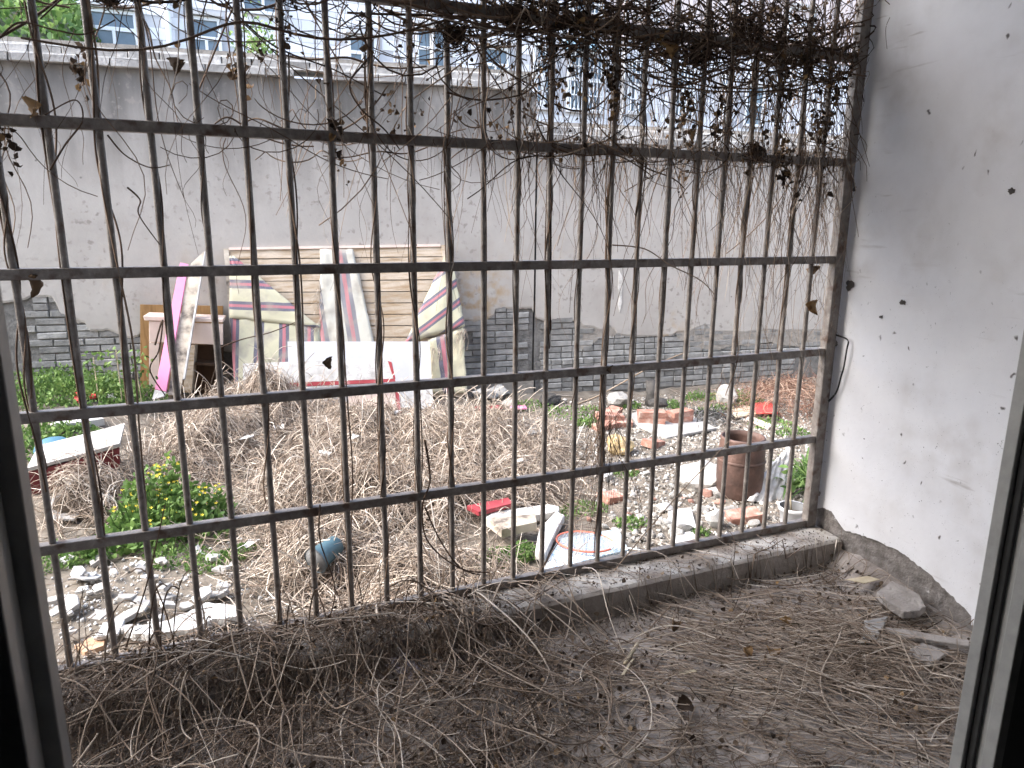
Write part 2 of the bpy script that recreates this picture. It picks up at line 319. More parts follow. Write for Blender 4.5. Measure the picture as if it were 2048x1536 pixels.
# ---- curb under the grille
cv, ch = np.linspace(-5.0, 2.688, 380), None
prof = [(.075, -.6), (.075, .06), (.07, .098), (.03, .102), (-.03, .103), (-.09, .102), (-.138, .100), (-.150, .090), (-.154, .05), (-.156, -.03)]
V = []; K = len(prof)
for x in cv:
    chip = max(0, mnoise.noise(Vector((x*5, 3, 1)))-.25)*.018+max(0, mnoise.noise(Vector((x*27, 9, 1)))-.25)*.007
    for (y, z) in prof:
        e = 1 if (y < -.1 and z > .08) else 0
        V.append((x, y+e*chip+.0025*mnoise.noise(Vector((x*3, y*30, z*8))), z-e*chip*.7+.002*mnoise.noise(Vector((x*6, y*20, 5)))))
Fc = [(i*K+j, i*K+j+1, (i+1)*K+j+1, (i+1)*K+j) for i in range(len(cv)-1) for j in range(K-1)]
tag(pyd('concrete_curb', V, Fc, M_CURB, smooth=False), 'low dusty concrete curb running under the steel grille', 'curb')
# ---- white side wall of the balcony, paint broken away at its foot
WX = 2.69
bw = tag(empty('balcony_wall', (WX, 0, 0)), 'white painted balcony wall with smudges, specks and a bare grey foot', 'wall')
MB().box(.008, .24, -1.298, .016, -.58, 2.549).build('bare_render', M_RENDER, bw)
edge = [(1630, 1018), (1645, 1016), (1662, 1022), (1676, 1046), (1690, 1062), (1720, 1070), (1760, 1085), (1800, 1105), (1835, 1130), (1870, 1160), (1900, 1190), (1945, 1235)]
ez = [on_x(x, y, WX)[1:] for x, y in edge]; ey = np.array([e[0] for e in ez])[::-1]; ezz = np.array([e[1] for e in ez])[::-1]
ys = np.linspace(-1.297, .015, 300); zb = np.interp(ys, ey, ezz, left=.03)
zb = zb+np.array([.010*mnoise.noise(Vector((y*22, 1, 0)))+.006*mnoise.noise(Vector((y*70, 4, 0))) for y in ys])
V = []
for y, z in zip(ys, zb): V += [(.0082, y, z), (0, y, z+.002), (0, y, z+.35), (0, y, 2.549)]
Fc = [(i*4+j, (i+1)*4+j, (i+1)*4+j+1, i*4+j+1) for i in range(299) for j in range(3)]
pyd('paint_coat', V, Fc, M_WHITE, bw)
# ================================================================== BOUNDARY WALLS
U_J, TOP_H, TOP_L, BASE = 3.575, 2.535, 2.085, -.95
hw = tag(empty('boundary_wall', WO, -WTH), 'tall plastered boundary wall with brick coping behind the leaning boards', 'wall')
lw = tag(empty('boundary_wall', WO, -WTH), 'lower boundary wall on the right with exposed grey bricks along its foot', 'wall')
MB().box(-4.5, U_J-.010, .022, .26, BASE, TOP_H).build('brick_core', M_MORTAR, hw)
MB().box(U_J+.010, 11, .022, .26, BASE, TOP_L).build('brick_core', M_MORTAR, lw)
LB = [(-120, 600), (-60, 612), (20, 605), (51, 600), (61, 594), (102, 595), (110, 603), (118, 620), (121, 630), (157, 641), (169, 647), (176, 654), (177, 663), (198, 663), (217, 661), (239, 670), (259, 678), (277, 673), (300, 655), (420, 700), (600, 720), (900, 650), (932, 640), (949, 645), (961, 641), (974, 640), (988, 632), (990, 621), (1006, 618), (1025, 618), (1064, 617), (1067, 625)]
LBR = [(1070, 634), (1074, 637), (1087, 642), (1103, 641), (1148, 642), (1162, 644), (1167, 654), (1184, 654), (1203, 662), (1208, 654), (1220, 652), (1231, 662), (1235, 670), (1260, 673), (1290, 674), (1344, 672), (1353, 665), (1377, 664), (1391, 658), (1411, 650), (1425, 664), (1465, 665), (1490, 666), (1526, 660), (1568, 662), (1615, 662), (1700, 660)]
def plaster_sheet(name, pts, u0, u1, top, m_, parent, off0=.0, off1=.02, jit=.008, holes=()):
    q = np.array([on_wall(x, y) for x, y in pts]); us = np.arange(u0, u1, .012)
    zb = np.interp(us, q[:, 0], q[:, 1]); zb += np.array([jit*mnoise.noise(Vector((u*30, off0*50, 2)))+jit*.6*mnoise.noise(Vector((u*90, 7, 2))) for u in us])
    V = []
    for u, z in zip(us, zb):
        w = .004*mnoise.noise(Vector((u*2.2, z, 3)))
        V += [(u, off1, z), (u, off0+w+.006, z+.001), (u, off0+w, z+.02)]+[(u, off0+.005*mnoise.noise(Vector((u*1.7, zz*1.7, 3))), zz) for zz in np.linspace(z+.1, top, 12)]
    k = 15; Fc = [(i*k+j, (i+1)*k+j, (i+1)*k+j+1, i*k+j+1) for i in range(len(us)-1) for j in range(k-1)]
    pyd(name, V, Fc, m_, parent); return us, zb
usH, zbH = plaster_sheet('plaster', LB, -4.5, U_J-.009, TOP_H-.002, M_PLASTER, hw)
usL, zbL = plaster_sheet('plaster', LBR, U_J+.009, 11, TOP_L-.002, M_PLASTER, lw)
# rough undercoat patches showing between plaster and bricks
for pts, par, t in (([(1150, 640), (1152, 690), (1170, 702), (1185, 690), (1205, 672), (1212, 660), (1206, 640)], lw, .01),
                    ([(1208, 640), (1212, 668), (1226, 675), (1236, 668), (1240, 650)], lw, .01),
                    ([(1350, 650), (1356, 676), (1380, 690), (1400, 697), (1440, 700), (1470, 690), (1500, 692), (1540, 684), (1560, 690), (1600, 694), (1650, 690), (1650, 650)], lw, .012),
                    ([(128, 620), (134, 637), (152, 646), (166, 647), (170, 640), (160, 620)], hw, .012)):
    q = [on_wall(x, y, .01) for x, y in pts]; q2 = []
    for (a, b) in zip(q, q[1:]+q[:1]):
        for f in np.linspace(0, 1, 9)[:-1]:
            u = a[0]+(b[0]-a[0])*f; z = a[1]+(b[1]-a[1])*f
            q2.append((u+.012*mnoise.noise(Vector((u*40, z*40, 1))), .0055, z+.012*mnoise.noise(Vector((u*40, z*40, 8)))))
    MB().prism(q2, (0, .016, 0)).build('undercoat', M_SCRATCH, par)
# bricks: individual pieces, where the plaster has fallen and the photograph shows them
def brick_mesh(L_, seed, m_, D=.05, H=.053):
    rs = random.Random(seed); j = lambda a: rs.uniform(-a, a); c = .004; V = []
    for (y, ins) in ((D, 0), (c, 0), (0, c)):
        for (sx, sz) in ((0, 0), (1, 0), (1, 1), (0, 1)):
            V.append(((L_-2*ins)*sx+ins+j(.0035), y+(j(.003) if y < D else 0), (H-2*ins)*sz+ins+j(.003)))
    Fc = [(0, 1, 5, 4), (1, 2, 6, 5), (2, 3, 7, 6), (3, 0, 4, 7), (4, 5, 9, 8), (5, 6, 10, 9), (6, 7, 11, 10), (7, 4, 8, 11), (8, 9, 10, 11)]
    me = bpy.data.meshes.new('brick'); me.from_pydata(V, [], Fc); me.materials.append(m_); me.update(); return me
GB_S = [brick_mesh(.232, i, M_GBRICK) for i in range(7)]; GB_H = [brick_mesh(.110, 50+i, M_GBRICK) for i in range(7)]
def lay_bricks(parent, u0, u1, us, zb, zlo, skip=None, proud=lambda z: 0.0):
    rs = random.Random(7); z = BASE+.02; row = 0; cnt = 0
    while z < 1.0:
        u = u0-(.06 if row % 2 else .18); 
        while u < u1-.05:
            st = rs.random() < (.72 if row % 3 else .35); L_ = .232 if st else .110
            uu = max(u, u0); 
            zt = np.interp(u+L_*.5, us, zb)
            if z > zlo and z < zt+.02 and u >= u0-.02 and u+L_ < u1+.02 and not (skip and skip(u, z)):
                b = mesh_obj('brick', rs.choice(GB_S if st else GB_H), parent, (u, .006+rs.uniform(-.004, .007)-proud(z), z), (0, rs.uniform(-.008, .008), rs.uniform(-.02, .02))); cnt += 1
            u += L_+.011
        z += .0635; row += 1
    return cnt
n1 = lay_bricks(hw, -1.15, U_J-.012, usH, zbH, -.42, skip=lambda u, z: .2 < u < 2.72 or (u < .2 and z < -.12))
n2 = lay_bricks(lw, U_J+.012, 7.4, usL, zbL, -.5, skip=lambda u, z: u > 6.6 and z < -.2, proud=lambda z: .035 if z < -.12 else 0)
# footing course standing proud below the low wall
MB().box(U_J+.013, 9, -.016, .021, BASE, -.135).build('footing', M_MORTAR, lw)
# mossy foundation under the tall wall
MB().box(-4.5, U_J-.012, -.05, .021, BASE, -.23).build('footing', M_SCRATCH, hw)
# coping courses
CP = [brick_mesh(.232, 100+i, M_COPING, D=.22, H=.060) for i in range(6)]
CAPM = [brick_mesh(.232, 130+i, M_LIME, D=.20, H=.018) for i in range(4)]
rs = random.Random(3)
for par, u0, u1, zt in ((hw, -1.6, U_J, TOP_H), (lw, U_J+.02, 7.9, TOP_L)):
    for course, (dy, dz) in enumerate(((-.065, 0), (-.015, .074))):
        u = u0-course*.11
        while u < u1-.2:
            if not (par is hw and course == 0 and 1.2 < u < 1.45):
                mesh_obj('coping_brick', rs.choice(CP), par, (u, dy+rs.uniform(-.008, .008), zt+dz+rs.uniform(-.003, .003)), (rs.uniform(-.01, .01), rs.uniform(-.015, .015), rs.uniform(-.02, .02)))
            u += .243
    ul = u0-2 if par is hw else u0
    MB().box(ul, u1-.006, -.055 if par is hw else -.058, .27, zt+.061, zt+.073).build('lime_bed', M_LIME, par)
    MB().box(ul, u1-.006, .0, .25, zt+.135, zt+.150).build('lime_bed', M_LIME, par)
    MB().box(ul, u1-.006, .03, .22, zt+.151, zt+.19, .003).build('cap', M_SCRATCH, par)
    if par is hw: MB().box(-4.5, u0-.15, -.05, .26, zt+.001, zt+.06).build('coping_run', M_COPING, par)
# dentil bricks under the low coping
DN = [brick_mesh(.110, 160+i, M_COPING, D=.12, H=.053) for i in range(4)]
u = U_J+.03
while u < 7.9:
    mesh_obj('dentil_brick', rs.choice(DN), lw, (u, -.045, TOP_L-.056), (0, rs.uniform(-.02, .02), 0)); u += .17
# white splash of old mortar on the low wall
bl = [(1238, 540), (1244, 552), (1246, 566), (1243, 585), (1244, 605), (1239, 626), (1236, 610), (1239, 592), (1236, 575), (1237, 556)]
MB().prism([(*on_wall(x, y, .004),) for x, y in bl] and [(on_wall(x, y, .004)[0], -.006, on_wall(x, y, .004)[1]) for x, y in bl], (0, .008, 0)).build('mortar_splash', M_LIME, lw)
# ================================================================== SECURITY GRILLE
SP = .11; RZ = [2.27, 1.911, 1.552, 1.198, .842, .484, .121]
gr = tag(empty('security_grille', (0, 0, .1)), 'weathered steel security grille of round bars and flat rails across the balcony opening', 'grille')
def grail(z, x0=-4.98, x1=2.655):
    h = .0138
    MB().box(x0, x1, -h, h, z-.1-h, z-.1+h).build('rail', M_STEEL, gr, bevel=.0015)
for i, z in enumerate(RZ): grail(z)
bar = MB().tube([(0, 0, 0), (0, 0, .8), (0, 0, 1.6), (0, 0, 2.3)], .0088, 10, False).build('bar', M_STEEL, gr, True, (0, 0, .012)).data
bpy.data.objects.remove(bpy.data.objects['bar'])
BARX = [i*SP for i in range(-45, 24)]
for i, x in enumerate(BARX):
    mesh_obj('bar', bar, gr, (x+random.uniform(-.002, .002), random.uniform(-.001, .001), .006), (random.uniform(-.002, .002), random.uniform(-.0025, .0025), random.random()*6))
MB().box(2.633, 2.679, -.0205, .0145, .004, 2.43).build('post', M_STEEL, gr, bevel=.002)
for z in (1.475, .875, .247):
    MB().tube([(2.648, -.012, z-.1), (2.700, -.012, z-.1)], .0065, 8).tube([(2.676, -.012, z-.1), (2.684, -.012, z-.1)], .012, 6).build('anchor_bolt', M_STEEL, gr)
# ================================================================== FAR BUILDING
FY = 19.0
fb = tag(empty('apartment_building', (4, FY, 0)), 'pale lavender tiled apartment building with white windows behind the boundary walls', 'building')
def fbox(name, m_, x0, x1, z0, z1, d0, d1, parent=None):      # d: metres in front of the facade
    pr = parent or fb; ox = 4 if pr is fb else 0
    return MB().box(x0-4, x1-4, -d1, -d0, z0, z1).build(name, m_, fb if parent is None else parent)
fbox('wall', M_TILEJ, -2.0, 34, -1, 11, -8, 0)
fbox('upper_storey', M_PINKB, 12.4, 34, 6.9, 11, .02, .06)
wins = [(185, 28, 270, 97, 'slide'), (388, 42, 437, 122, 'slide'), (487, -30, 562, 25, 'slide'), (700, 78, 748, 142, 'slide'), (835, 60, 886, 145, 'slide'), (965, 100, 1012, 168, 'slide'),
        (1068, 95, 1100, 215, 'bars'), (1135, 108, 1202, 222, 'bars'), (1255, 125, 1287, 226, 'bars'), (1345, 140, 1385, 235, 'bars'), (1490, 175, 1522, 250, 'slide'), (1140, -40, 1200, 30, 'bars'), (1268, -30, 1312, 40, 'bars'), (1480, -30, 1520, 32, 'slide'), (1575, 22, 1622, 82, 'slide'), (1440, 150, 1462, 240, 'bars')]
wr = []
for (x0, y0, x1, y1, kd) in wins:
    a, b = on_y(x0, y0, FY), on_y(x1, y1, FY); c = on_y(x0, y1, FY); d_ = on_y(x1, y0, FY)
    X0, X1, Z1, Z0 = (a[0]+c[0])/2, (b[0]+d_[0])/2, (a[2]+d_[2])/2, (b[2]+c[2])/2; wr.append((X0, X1, Z0, Z1))
    w = MB().box(X0-4, X1-4, -.05, -.03, Z0, Z1).build('window', M_GLASSD, fb); t = .07
    fr = MB(); fr.box(X0-4-t, X1-4+t, -.11, -.051, Z1-.01, Z1+t).box(X0-4-t, X1-4+t, -.14, -.051, Z0-t, Z0+.01).box(X0-4-t, X0-4+.01, -.109, -.052, Z0+.01, Z1-.01).box(X1-4-.01, X1-4+t, -.109, -.052, Z0+.01, Z1-.01)
    xm, zm = (X0+X1)/2-4, Z0+(Z1-Z0)*.55
    fr.box(X0-4+.01, X1-4-.01, -.10, -.055, zm-.045, zm+.045).box(xm-.035, xm+.035, -.098, -.056, Z0+.01, zm-.045)
    fr.build('frame', M_PVC, w)
    if kd == 'bars':
        gb = MB(); n_ = max(4, int((X1-X0)/.13))
        for k in range(n_+1): xx = X0-4+(X1-X0)*k/n_; gb.box(xx-.014, xx+.014, -.24, -.215, Z0-.05, Z1+.05)
        for zz in np.linspace(Z0, Z1, 5): gb.box(X0-4-.03, X1-4+.03, -.262, -.241, zz-.016, zz+.016)
        for xx in (X0-4, X1-4): gb.box(xx-.012, xx+.012, -.214, -.01, Z0, Z0+.03).box(xx-.012, xx+.012, -.214, -.01, Z1-.03, Z1)
        gb.build('window_grille', M_PVC, w)
    else:
        MB().box(X0-4-.12, X1-4+.12, -.22, -.01, Z1+t+.02, Z1+t+.10).build('lintel', M_FACADE, w)
a, b = on_y(1130, 80, FY), on_y(1190, 105, FY)
MB().prism([(a[0]-4, -.02, a[2]), (a[0]-4, -.5, b[2]), (a[0]-4, -.02, b[2]-.05)], (b[0]-a[0], 0, 0)).build('awning', M_AWN, fb)
TM = [MB().box(0, .60, -.022, 0, 0, .262).build('tile', M_TILE, fb).data for _ in range(1)]
bpy.data.objects.remove(bpy.data.objects['tile']); rs = random.Random(9)
TS = MB(); nt_ = 0; row = 0; z = 3.1
while z < 8.6:
    x = -1.9-(.305 if row % 2 else 0)
    while x < 24:
        if not any(X0-.63 < x < X1+.03 and Z0-.30 < z < Z1+.05 for X0, X1, Z0, Z1 in wr) and not (x > 11.8 and z > 6.65):
            if x < 10.3 and 4.3 < z < 7.3 and nt_ < 300:
                mesh_obj('tile', TM[0], fb, (x-4, rs.uniform(-.004, .004), z), (rs.uniform(-.006, .006), 0, rs.uniform(-.004, .004))); nt_ += 1
            else: TS.box(x-4, x-4+.60, -.022, 0, z, z+.262)
        x += .612
    z += .274; row += 1
tag(TS.build('tile_field', M_TILE, fb), kind='stuff')
for px_, m_ in ((338, M_PVC), (1247, M_FACADE), (862, M_FACADE)):
    p = on_y(px_, 60, FY); MB().tube([(p[0]-4, -.12, -.5), (p[0]-4, -.12, 11)], .075, 10).build('downpipe', m_, fb, True)
print('bricks', n1, n2, 'tiles', nt_)
# ================================================================== THINGS IN THE YARD
M_STRAW = mat('dry_stems', [(.0, (.075, .054, .042)), (.3, (.20, .155, .122)), (.6, (.36, .295, .24)), (.85, (.54, .47, .395)), (1, (.66, .60, .53))], .85, attr='tint', nscale=30, spec=.15)
M_LITTER = mat('balcony_stems', [(.0, (.07, .049, .036)), (.3, (.185, .136, .102)), (.6, (.325, .26, .205)), (.85, (.48, .41, .34)), (1, (.64, .57, .49))], .85, attr='tint', nscale=30, spec=.15)
M_VINE = mat('hanging_stems', [(.0, (.04, .026, .018)), (.4, (.105, .07, .05)), (.7, (.20, .14, .10)), (.9, (.35, .27, .20)), (1, (.5, .43, .36))], .85, attr='tint', nscale=30, spec=.2)
M_REDBRUSH = mat('russet_stems', [(.0, (.08, .04, .03)), (.5, (.22, .12, .085)), (1, (.45, .33, .25))], .85, attr='tint', nscale=30)
M_DEADLEAF = mat('dead_leaf', [(.0, (.035, .024, .017)), (.5, (.10, .066, .042)), (.85, (.22, .135, .065)), (1, (.34, .22, .10))], .85, attr='tint', nscale=20, sss=.15)
M_LEAF = mat('green_leaf', [(.0, (.055, .11, .03)), (.5, (.125, .22, .06)), (1, (.25, .36, .12))], .6, attr='tint', nscale=10, sss=.35)
M_YELLOW = mat('yellow_petal', [(.3, (.72, .56, .05)), (.7, (.80, .68, .10))], .7, nscale=6)
M_FOAM = mat('white_foam', [(.3, (.34, .33, .315)), (.5, (.50, .495, .485)), (.75, (.60, .60, .59))], .9, bump=.5, bscale=90, nscale=12)
M_WBOARD = mat('white_laminate', [(.3, (.50, .51, .53)), (.7, (.58, .59, .61))], .5, nscale=3)
M_RED = mat('red_paint', [(.3, (.26, .035, .045)), (.6, (.34, .06, .07)), (.75, (.40, .22, .21))], .55, nscale=7)
M_MAROON = mat('maroon_paint', [(.3, (.085, .016, .018)), (.6, (.14, .026, .028)), (.78, (.22, .15, .14))], .6, nscale=7)
M_PINK = mat('pink_laminate', [(.3, (.64, .20, .36)), (.7, (.72, .27, .43))], .5, nscale=3)
M_PALEPINK = mat('pale_pink_board', [(.3, (.58, .46, .40)), (.7, (.70, .58, .51))], .7, nscale=5)
def _grain(N, L, tc, c):
    return mixin(N, L, c, rng_node(N, L, noise_node(N, L, tc.outputs['Object'], 4, 6, (.6, 9, 9)), .45, .7), (.33, .24, .15))
M_PLANK = mat('pale_plank', [(.3, (.40, .33, .25)), (.7, (.53, .455, .365))], .85, nscale=4, bump=.4, bscale=50, objrand=.12, extra=_grain)
M_BROWNW = mat('brown_veneer', [(.3, (.23, .13, .05)), (.7, (.33, .20, .085))], .6, nscale=5, extra=lambda N, L, tc, c: mixin(N, L, c, rng_node(N, L, noise_node(N, L, tc.outputs['Object'], 5, 6, (9, 9, .5)), .5, .7), (.18, .095, .035)))
M_DARKW = mat('dark_wood', [(.3, (.04, .024, .014)), (.7, (.085, .05, .03))], .8, nscale=6)
M_DIRTYB = mat('stained_board', [(.38, (.12, .10, .085)), (.5, (.42, .37, .30)), (.7, (.62, .57, .49))], .85, nscale=5, detail=8)
M_STONE = mat('rubble_stone', [(.3, (.26, .25, .235)), (.55, (.42, .41, .39)), (.75, (.58, .565, .54))], .92, bump=.8, bscale=40, nscale=8, objrand=.3)
M_YSTONE = mat('ochre_stone', [(.3, (.30, .26, .20)), (.55, (.50, .36, .17)), (.7, (.55, .52, .47))], .92, bump=.8, bscale=30, nscale=6)
M_RBRICK = mat('red_brick', [(.3, (.26, .115, .085)), (.5, (.36, .19, .145)), (.68, (.47, .36, .31))], .92, bump=.7, bscale=50, nscale=14, objrand=.2)
M_GRAVEL = mat('gravel', [(.0, (.11, .10, .088)), (.4, (.24, .225, .205)), (.75, (.40, .385, .36)), (.9, (.60, .59, .565)), (1, (.40, .22, .16))], .92, attr='tint', nscale=30)
M_TERRA = mat('rusty_jar', [(.3, (.04, .026, .022)), (.5, (.085, .05, .04)), (.72, (.19, .12, .10))], .6, bump=.4, bscale=40, nscale=5)
M_SLABW = mat('pale_slab', [(.3, (.24, .23, .218)), (.5, (.33, .32, .308)), (.75, (.43, .42, .408))], .8, bump=.2, bscale=60, nscale=7)
M_ASH = mat('ash', [(.0, (.02, .02, .02)), (.5, (.07, .07, .07)), (1, (.28, .28, .28))], .95, attr='tint', nscale=30)
M_CHAR = mat('charred', [(.3, (.03, .028, .027)), (.7, (.10, .095, .09))], .9, bump=.8, bscale=40, nscale=10)
M_TEAL = mat('teal_plastic', [(.3, (.05, .10, .125)), (.7, (.085, .145, .175))], .4, nscale=6)
M_BLUE = mat('blue_plastic', [(.3, (.05, .13, .20)), (.7, (.08, .19, .27))], .45, nscale=6)
def _speck(N, L, tc, c):
    v = N.new('ShaderNodeTexVoronoi'); v.inputs['Scale'].default_value = 190; L.new(tc.outputs['Object'], v.inputs['Vector'])
    sp = N.new('ShaderNodeSeparateColor'); L.new(v.outputs['Color'], sp.inputs[0])
    c = mixin(N, L, c, rng_node(N, L, sp.outputs[0], .62, .70), (.30, .44, .56))
    return mixin(N, L, c, rng_node(N, L, sp.outputs[1], .86, .90), (.18, .24, .34))
M_SPECK = mat('speckled_foam', [(.3, (.55, .62, .66)), (.7, (.66, .71, .73))], .85, nscale=8, extra=_speck, bump=.3, bscale=90)
M_NYLON = mat('nylon_string', [(.3, (.26, .28, .31)), (.7, (.36, .38, .41))], .6, nscale=10)
M_ORANGER = mat('orange_red_paint', [(.3, (.55, .12, .08)), (.7, (.66, .20, .13))], .5, nscale=10)
M_SCAR = mat('scarlet_sheet', [(.3, (.55, .05, .05)), (.7, (.68, .10, .09))], .6, nscale=6)
M_ORANGE = mat('orange_clay', [(.3, (.40, .23, .14)), (.7, (.50, .33, .22))], .85, nscale=8)
M_POTSOIL = mat('pot_soil', [(.3, (.07, .055, .045)), (.7, (.15, .125, .105))], .95, bump=1, bscale=90, nscale=30)
M_POTIN = mat('grey_plastic', [(.3, (.12, .125, .13)), (.7, (.18, .185, .19))], .6, nscale=10)
M_CABLE = mat('black_cable', [(.3, (.02, .02, .02)), (.7, (.035, .033, .03))], .6, nscale=10)
M_BAG = mat('clear_plastic', [(.3, (.55, .50, .62)), (.7, (.72, .68, .78))], .25, nscale=10, alpha=.45, spec=.5)
M_BAMBOO = mat('dry_bamboo', [(.3, (.38, .32, .22)), (.7, (.55, .48, .35))], .7, nscale=20)
M_GREYSLAB = mat('grey_slab', [(.3, (.25, .245, .235)), (.7, (.38, .375, .36))], .9, nscale=8, bump=.5, bscale=50)
def wb(mb, name, m_, org, parent=None, smooth=False, bevel=0):
    org = np.array(org, float); mb.V = [tuple(np.array(v)-org) for v in mb.V]
    return mb.build(name, m_, parent, smooth, None if parent else tuple(org), None, bevel)
# ---- boards leaning on the wall ---------------------------------------------------------------
class Lean:
    """a plane leaning on the boundary wall: db/zb offset and height at its foot, dt/zt at its head"""
    def __init__(s, db, zb, dt, zt):
        s.A = wall_pt(0, zb, db); B = wall_pt(0, zt, dt); s.T = (B-s.A)/np.linalg.norm(B-s.A); s.n = np.cross(WU, s.T); s.n /= np.linalg.norm(s.n)
        if s.n @ (CAM-s.A) < 0: s.n = -s.n
    def p(s, x, y, up=0.0): d = ray(x, y); t = ((s.A+s.n*up-CAM)@s.n)/(d@s.n); return CAM+d*t
    def poly(s, pts, th, up=0.0): return MB().prism([s.p(x, y, up) for x, y in pts], -s.n*th)
# bed base: planks on a frame, with remains of woven matting
LP = Lean(.46, -.42, .07, .92)
base = LP.p(690, 790)
bed = tag(empty('bed_base', base), 'large plank bed base leaning upright against the tall plastered wall', 'bed base')
TL, TR, BR, BL = (447, 497), (890, 490), (935, 790), (470, 785); npk = 13
def lerp(a, b, t): return (a[0]+(b[0]-a[0])*t, a[1]+(b[1]-a[1])*t)
for k in range(npk):
    a, b = k/npk+.002, (k+1)/npk-.004; j = random.uniform(-.002, .002)
    wb(LP.poly([lerp(TL, BL, a+j), lerp(TR, BR, a-j), lerp(TR, BR, b-j), lerp(TL, BL, b+j)], .018, random.uniform(-.004, .003)), 'plank', M_PLANK, base, bed)
for a, b, m_ in ((TL, BL, M_DIRTYB), (TR, BR, M_PLANK)):
    s_ = 10 if a is TL else -8
    wb(LP.poly([a, (a[0]+s_, a[1]), (b[0]+s_, b[1]), b], .05, .012), 'side_rail', m_, base, bed)
wb(LP.poly([(TL[0]+11, TL[1]-2), (TR[0]-9, TR[1]-2), (TR[0]-9, TR[1]+3), (TL[0]+11, TL[1]+3)], .05, .014), 'end_rail', M_PALEPINK, base, bed)
wb(LP.poly([(BL[0]+12, BL[1]-5), (BR[0]-10, BR[1]-6), (BR[0]-9, BR[1]+3), (BL[0]+12, BL[1]+3)], .05, .014), 'end_rail', M_PLANK, base, bed)
def stripe_mat(name, cream, blue, red):
    M = bpy.data.materials.new(name); M.use_nodes = True; N = M.node_tree.nodes; L = M.node_tree.links; B = N['Principled BSDF']; B.inputs['Roughness'].default_value = .7
    at = N.new('ShaderNodeAttribute'); at.attribute_name = 'tint'; fr = N.new('ShaderNodeMath'); fr.operation = 'FRACT'; L.new(at.outputs['Fac'], fr.inputs[0])
    cr = N.new('ShaderNodeValToRGB'); cr.color_ramp.interpolation = 'CONSTANT'; el = cr.color_ramp.elements
    st = [(0, cream), (.30, blue), (.44, red), (.57, blue), (.70, cream)]
    while len(el) < len(st): el.new(.5)
    for e, (p, c) in zip(el, st): e.position = p; e.color = (*c, 1)
    L.new(fr.outputs[0], cr.inputs['Fac']); tc = N.new('ShaderNodeTexCoord'); c = cr.outputs[0]
    wv = N.new('ShaderNodeTexChecker'); wv.inputs['Scale'].default_value = 190; L.new(tc.outputs['Object'], wv.inputs['Vector'])
    f = N.new('ShaderNodeMath'); f.operation = 'MULTIPLY'; f.inputs[1].default_value = .35; L.new(wv.outputs['Fac'], f.inputs[0])
    c = mixin(N, L, c, f.outputs[0], (.42, .40, .36))
    c = mixin(N, L, c, rng_node(N, L, noise_node(N, L, tc.outputs['Object'], 7, 6), .5, .75), (.36, .33, .28)); L.new(c, B.inputs['Base Color']); return M
M_MAT1 = stripe_mat('woven_matting', (.58, .555, .38), (.085, .085, .14), (.46, .12, .16))
M_MAT2 = stripe_mat('faded_matting', (.55, .54, .47), (.19, .19, .22), (.46, .17, .19))
mt = tag(empty('woven_mat', base), 'torn cream woven matting with red and dark blue stripes hanging on the bed base', 'mat')
def mat_piece(name, q, ax, ay, per, ph, m_, up, bulge=.0, n=16):
    V = []; T = []
    for i in range(n+1):
        for j in range(n+1):
            a, b = lerp(q[0], q[1], i/n), lerp(q[3], q[2], i/n); x, y = lerp(a, b, j/n)
            e = mnoise.noise(Vector((i*.45, j*.45, up*90)))
            if j in (0, n) or i in (0, n): x += 2.0*mnoise.noise(Vector((x*.21, y*.21, 3))); y += 2.0*mnoise.noise(Vector((x*.23, y*.23, 8)))
            V.append(LP.p(x, y, up+.012*e+bulge*math.sin(math.pi*i/n)*math.sin(math.pi*j/n)+.004)-base); T.append((ax*x+ay*y)/per+ph+.02*e)
    idx = np.arange((n+1)**2).reshape(n+1, n+1); Fq = np.stack([idx[:-1, :-1], idx[1:, :-1], idx[1:, 1:], idx[:-1, 1:]], -1).reshape(-1, 4)
    o = fast_mesh(name, np.array(V), Fq, m_, np.array(T), mt, True); md = o.modifiers.new('s', 'SOLIDIFY'); md.thickness = .003; return o
mat_piece('hanging_panel', [(459, 628), (640, 648), (645, 790), (470, 786)], 1, .02, 50, -.13, M_MAT1, .020)
mat_piece('folded_flap', [(459, 512), (468, 512), (640, 655), (459, 636)], -.03, 1, 43, .62, M_MAT1, .030, .02)
mat_piece('hanging_strip', [(640, 498), (706, 498), (752, 700), (640, 700)], 1, -.16, 62, -.16, M_MAT2, .020)
mat_piece('hanging_panel', [(856, 680), (926, 655), (934, 786), (866, 788)], 1, -.12, 60, .12, M_MAT1, .020)
mat_piece('folded_flap', [(893, 503), (906, 528), (930, 652), (809, 688)], .60, .80, 34, .1, M_MAT1, .030, .03)
fr = []; 
for (x, y), dx, dy in [((640+random.uniform(-4, 4), random.uniform(560, 650)), random.uniform(-14, 6), random.uniform(10, 40)) for _ in range(26)]+[((random.uniform(915, 932), random.uniform(655, 665)), random.uniform(-12, 6), random.uniform(12, 60)) for _ in range(26)]+[((random.uniform(862, 880), random.uniform(684, 700)), random.uniform(-3, 8), random.uniform(15, 60)) for _ in range(20)]+[((random.uniform(600, 640), 655), random.uniform(-6, 8), random.uniform(6, 18)) for _ in range(14)]:
    fr.append([LP.p(x+dx*t+3*math.sin(5*t+dx), y+dy*t, .035+.01*math.sin(t*4+dy)) for t in np.linspace(0, 1, 7)])
fr = np.array(fr)-base; f = strands('frayed_threads', fr, np.full(len(fr), .0016), M_STRAW, 3, RNG.uniform(.6, 1, len(fr)), mt); f['kind'] = 'stuff'
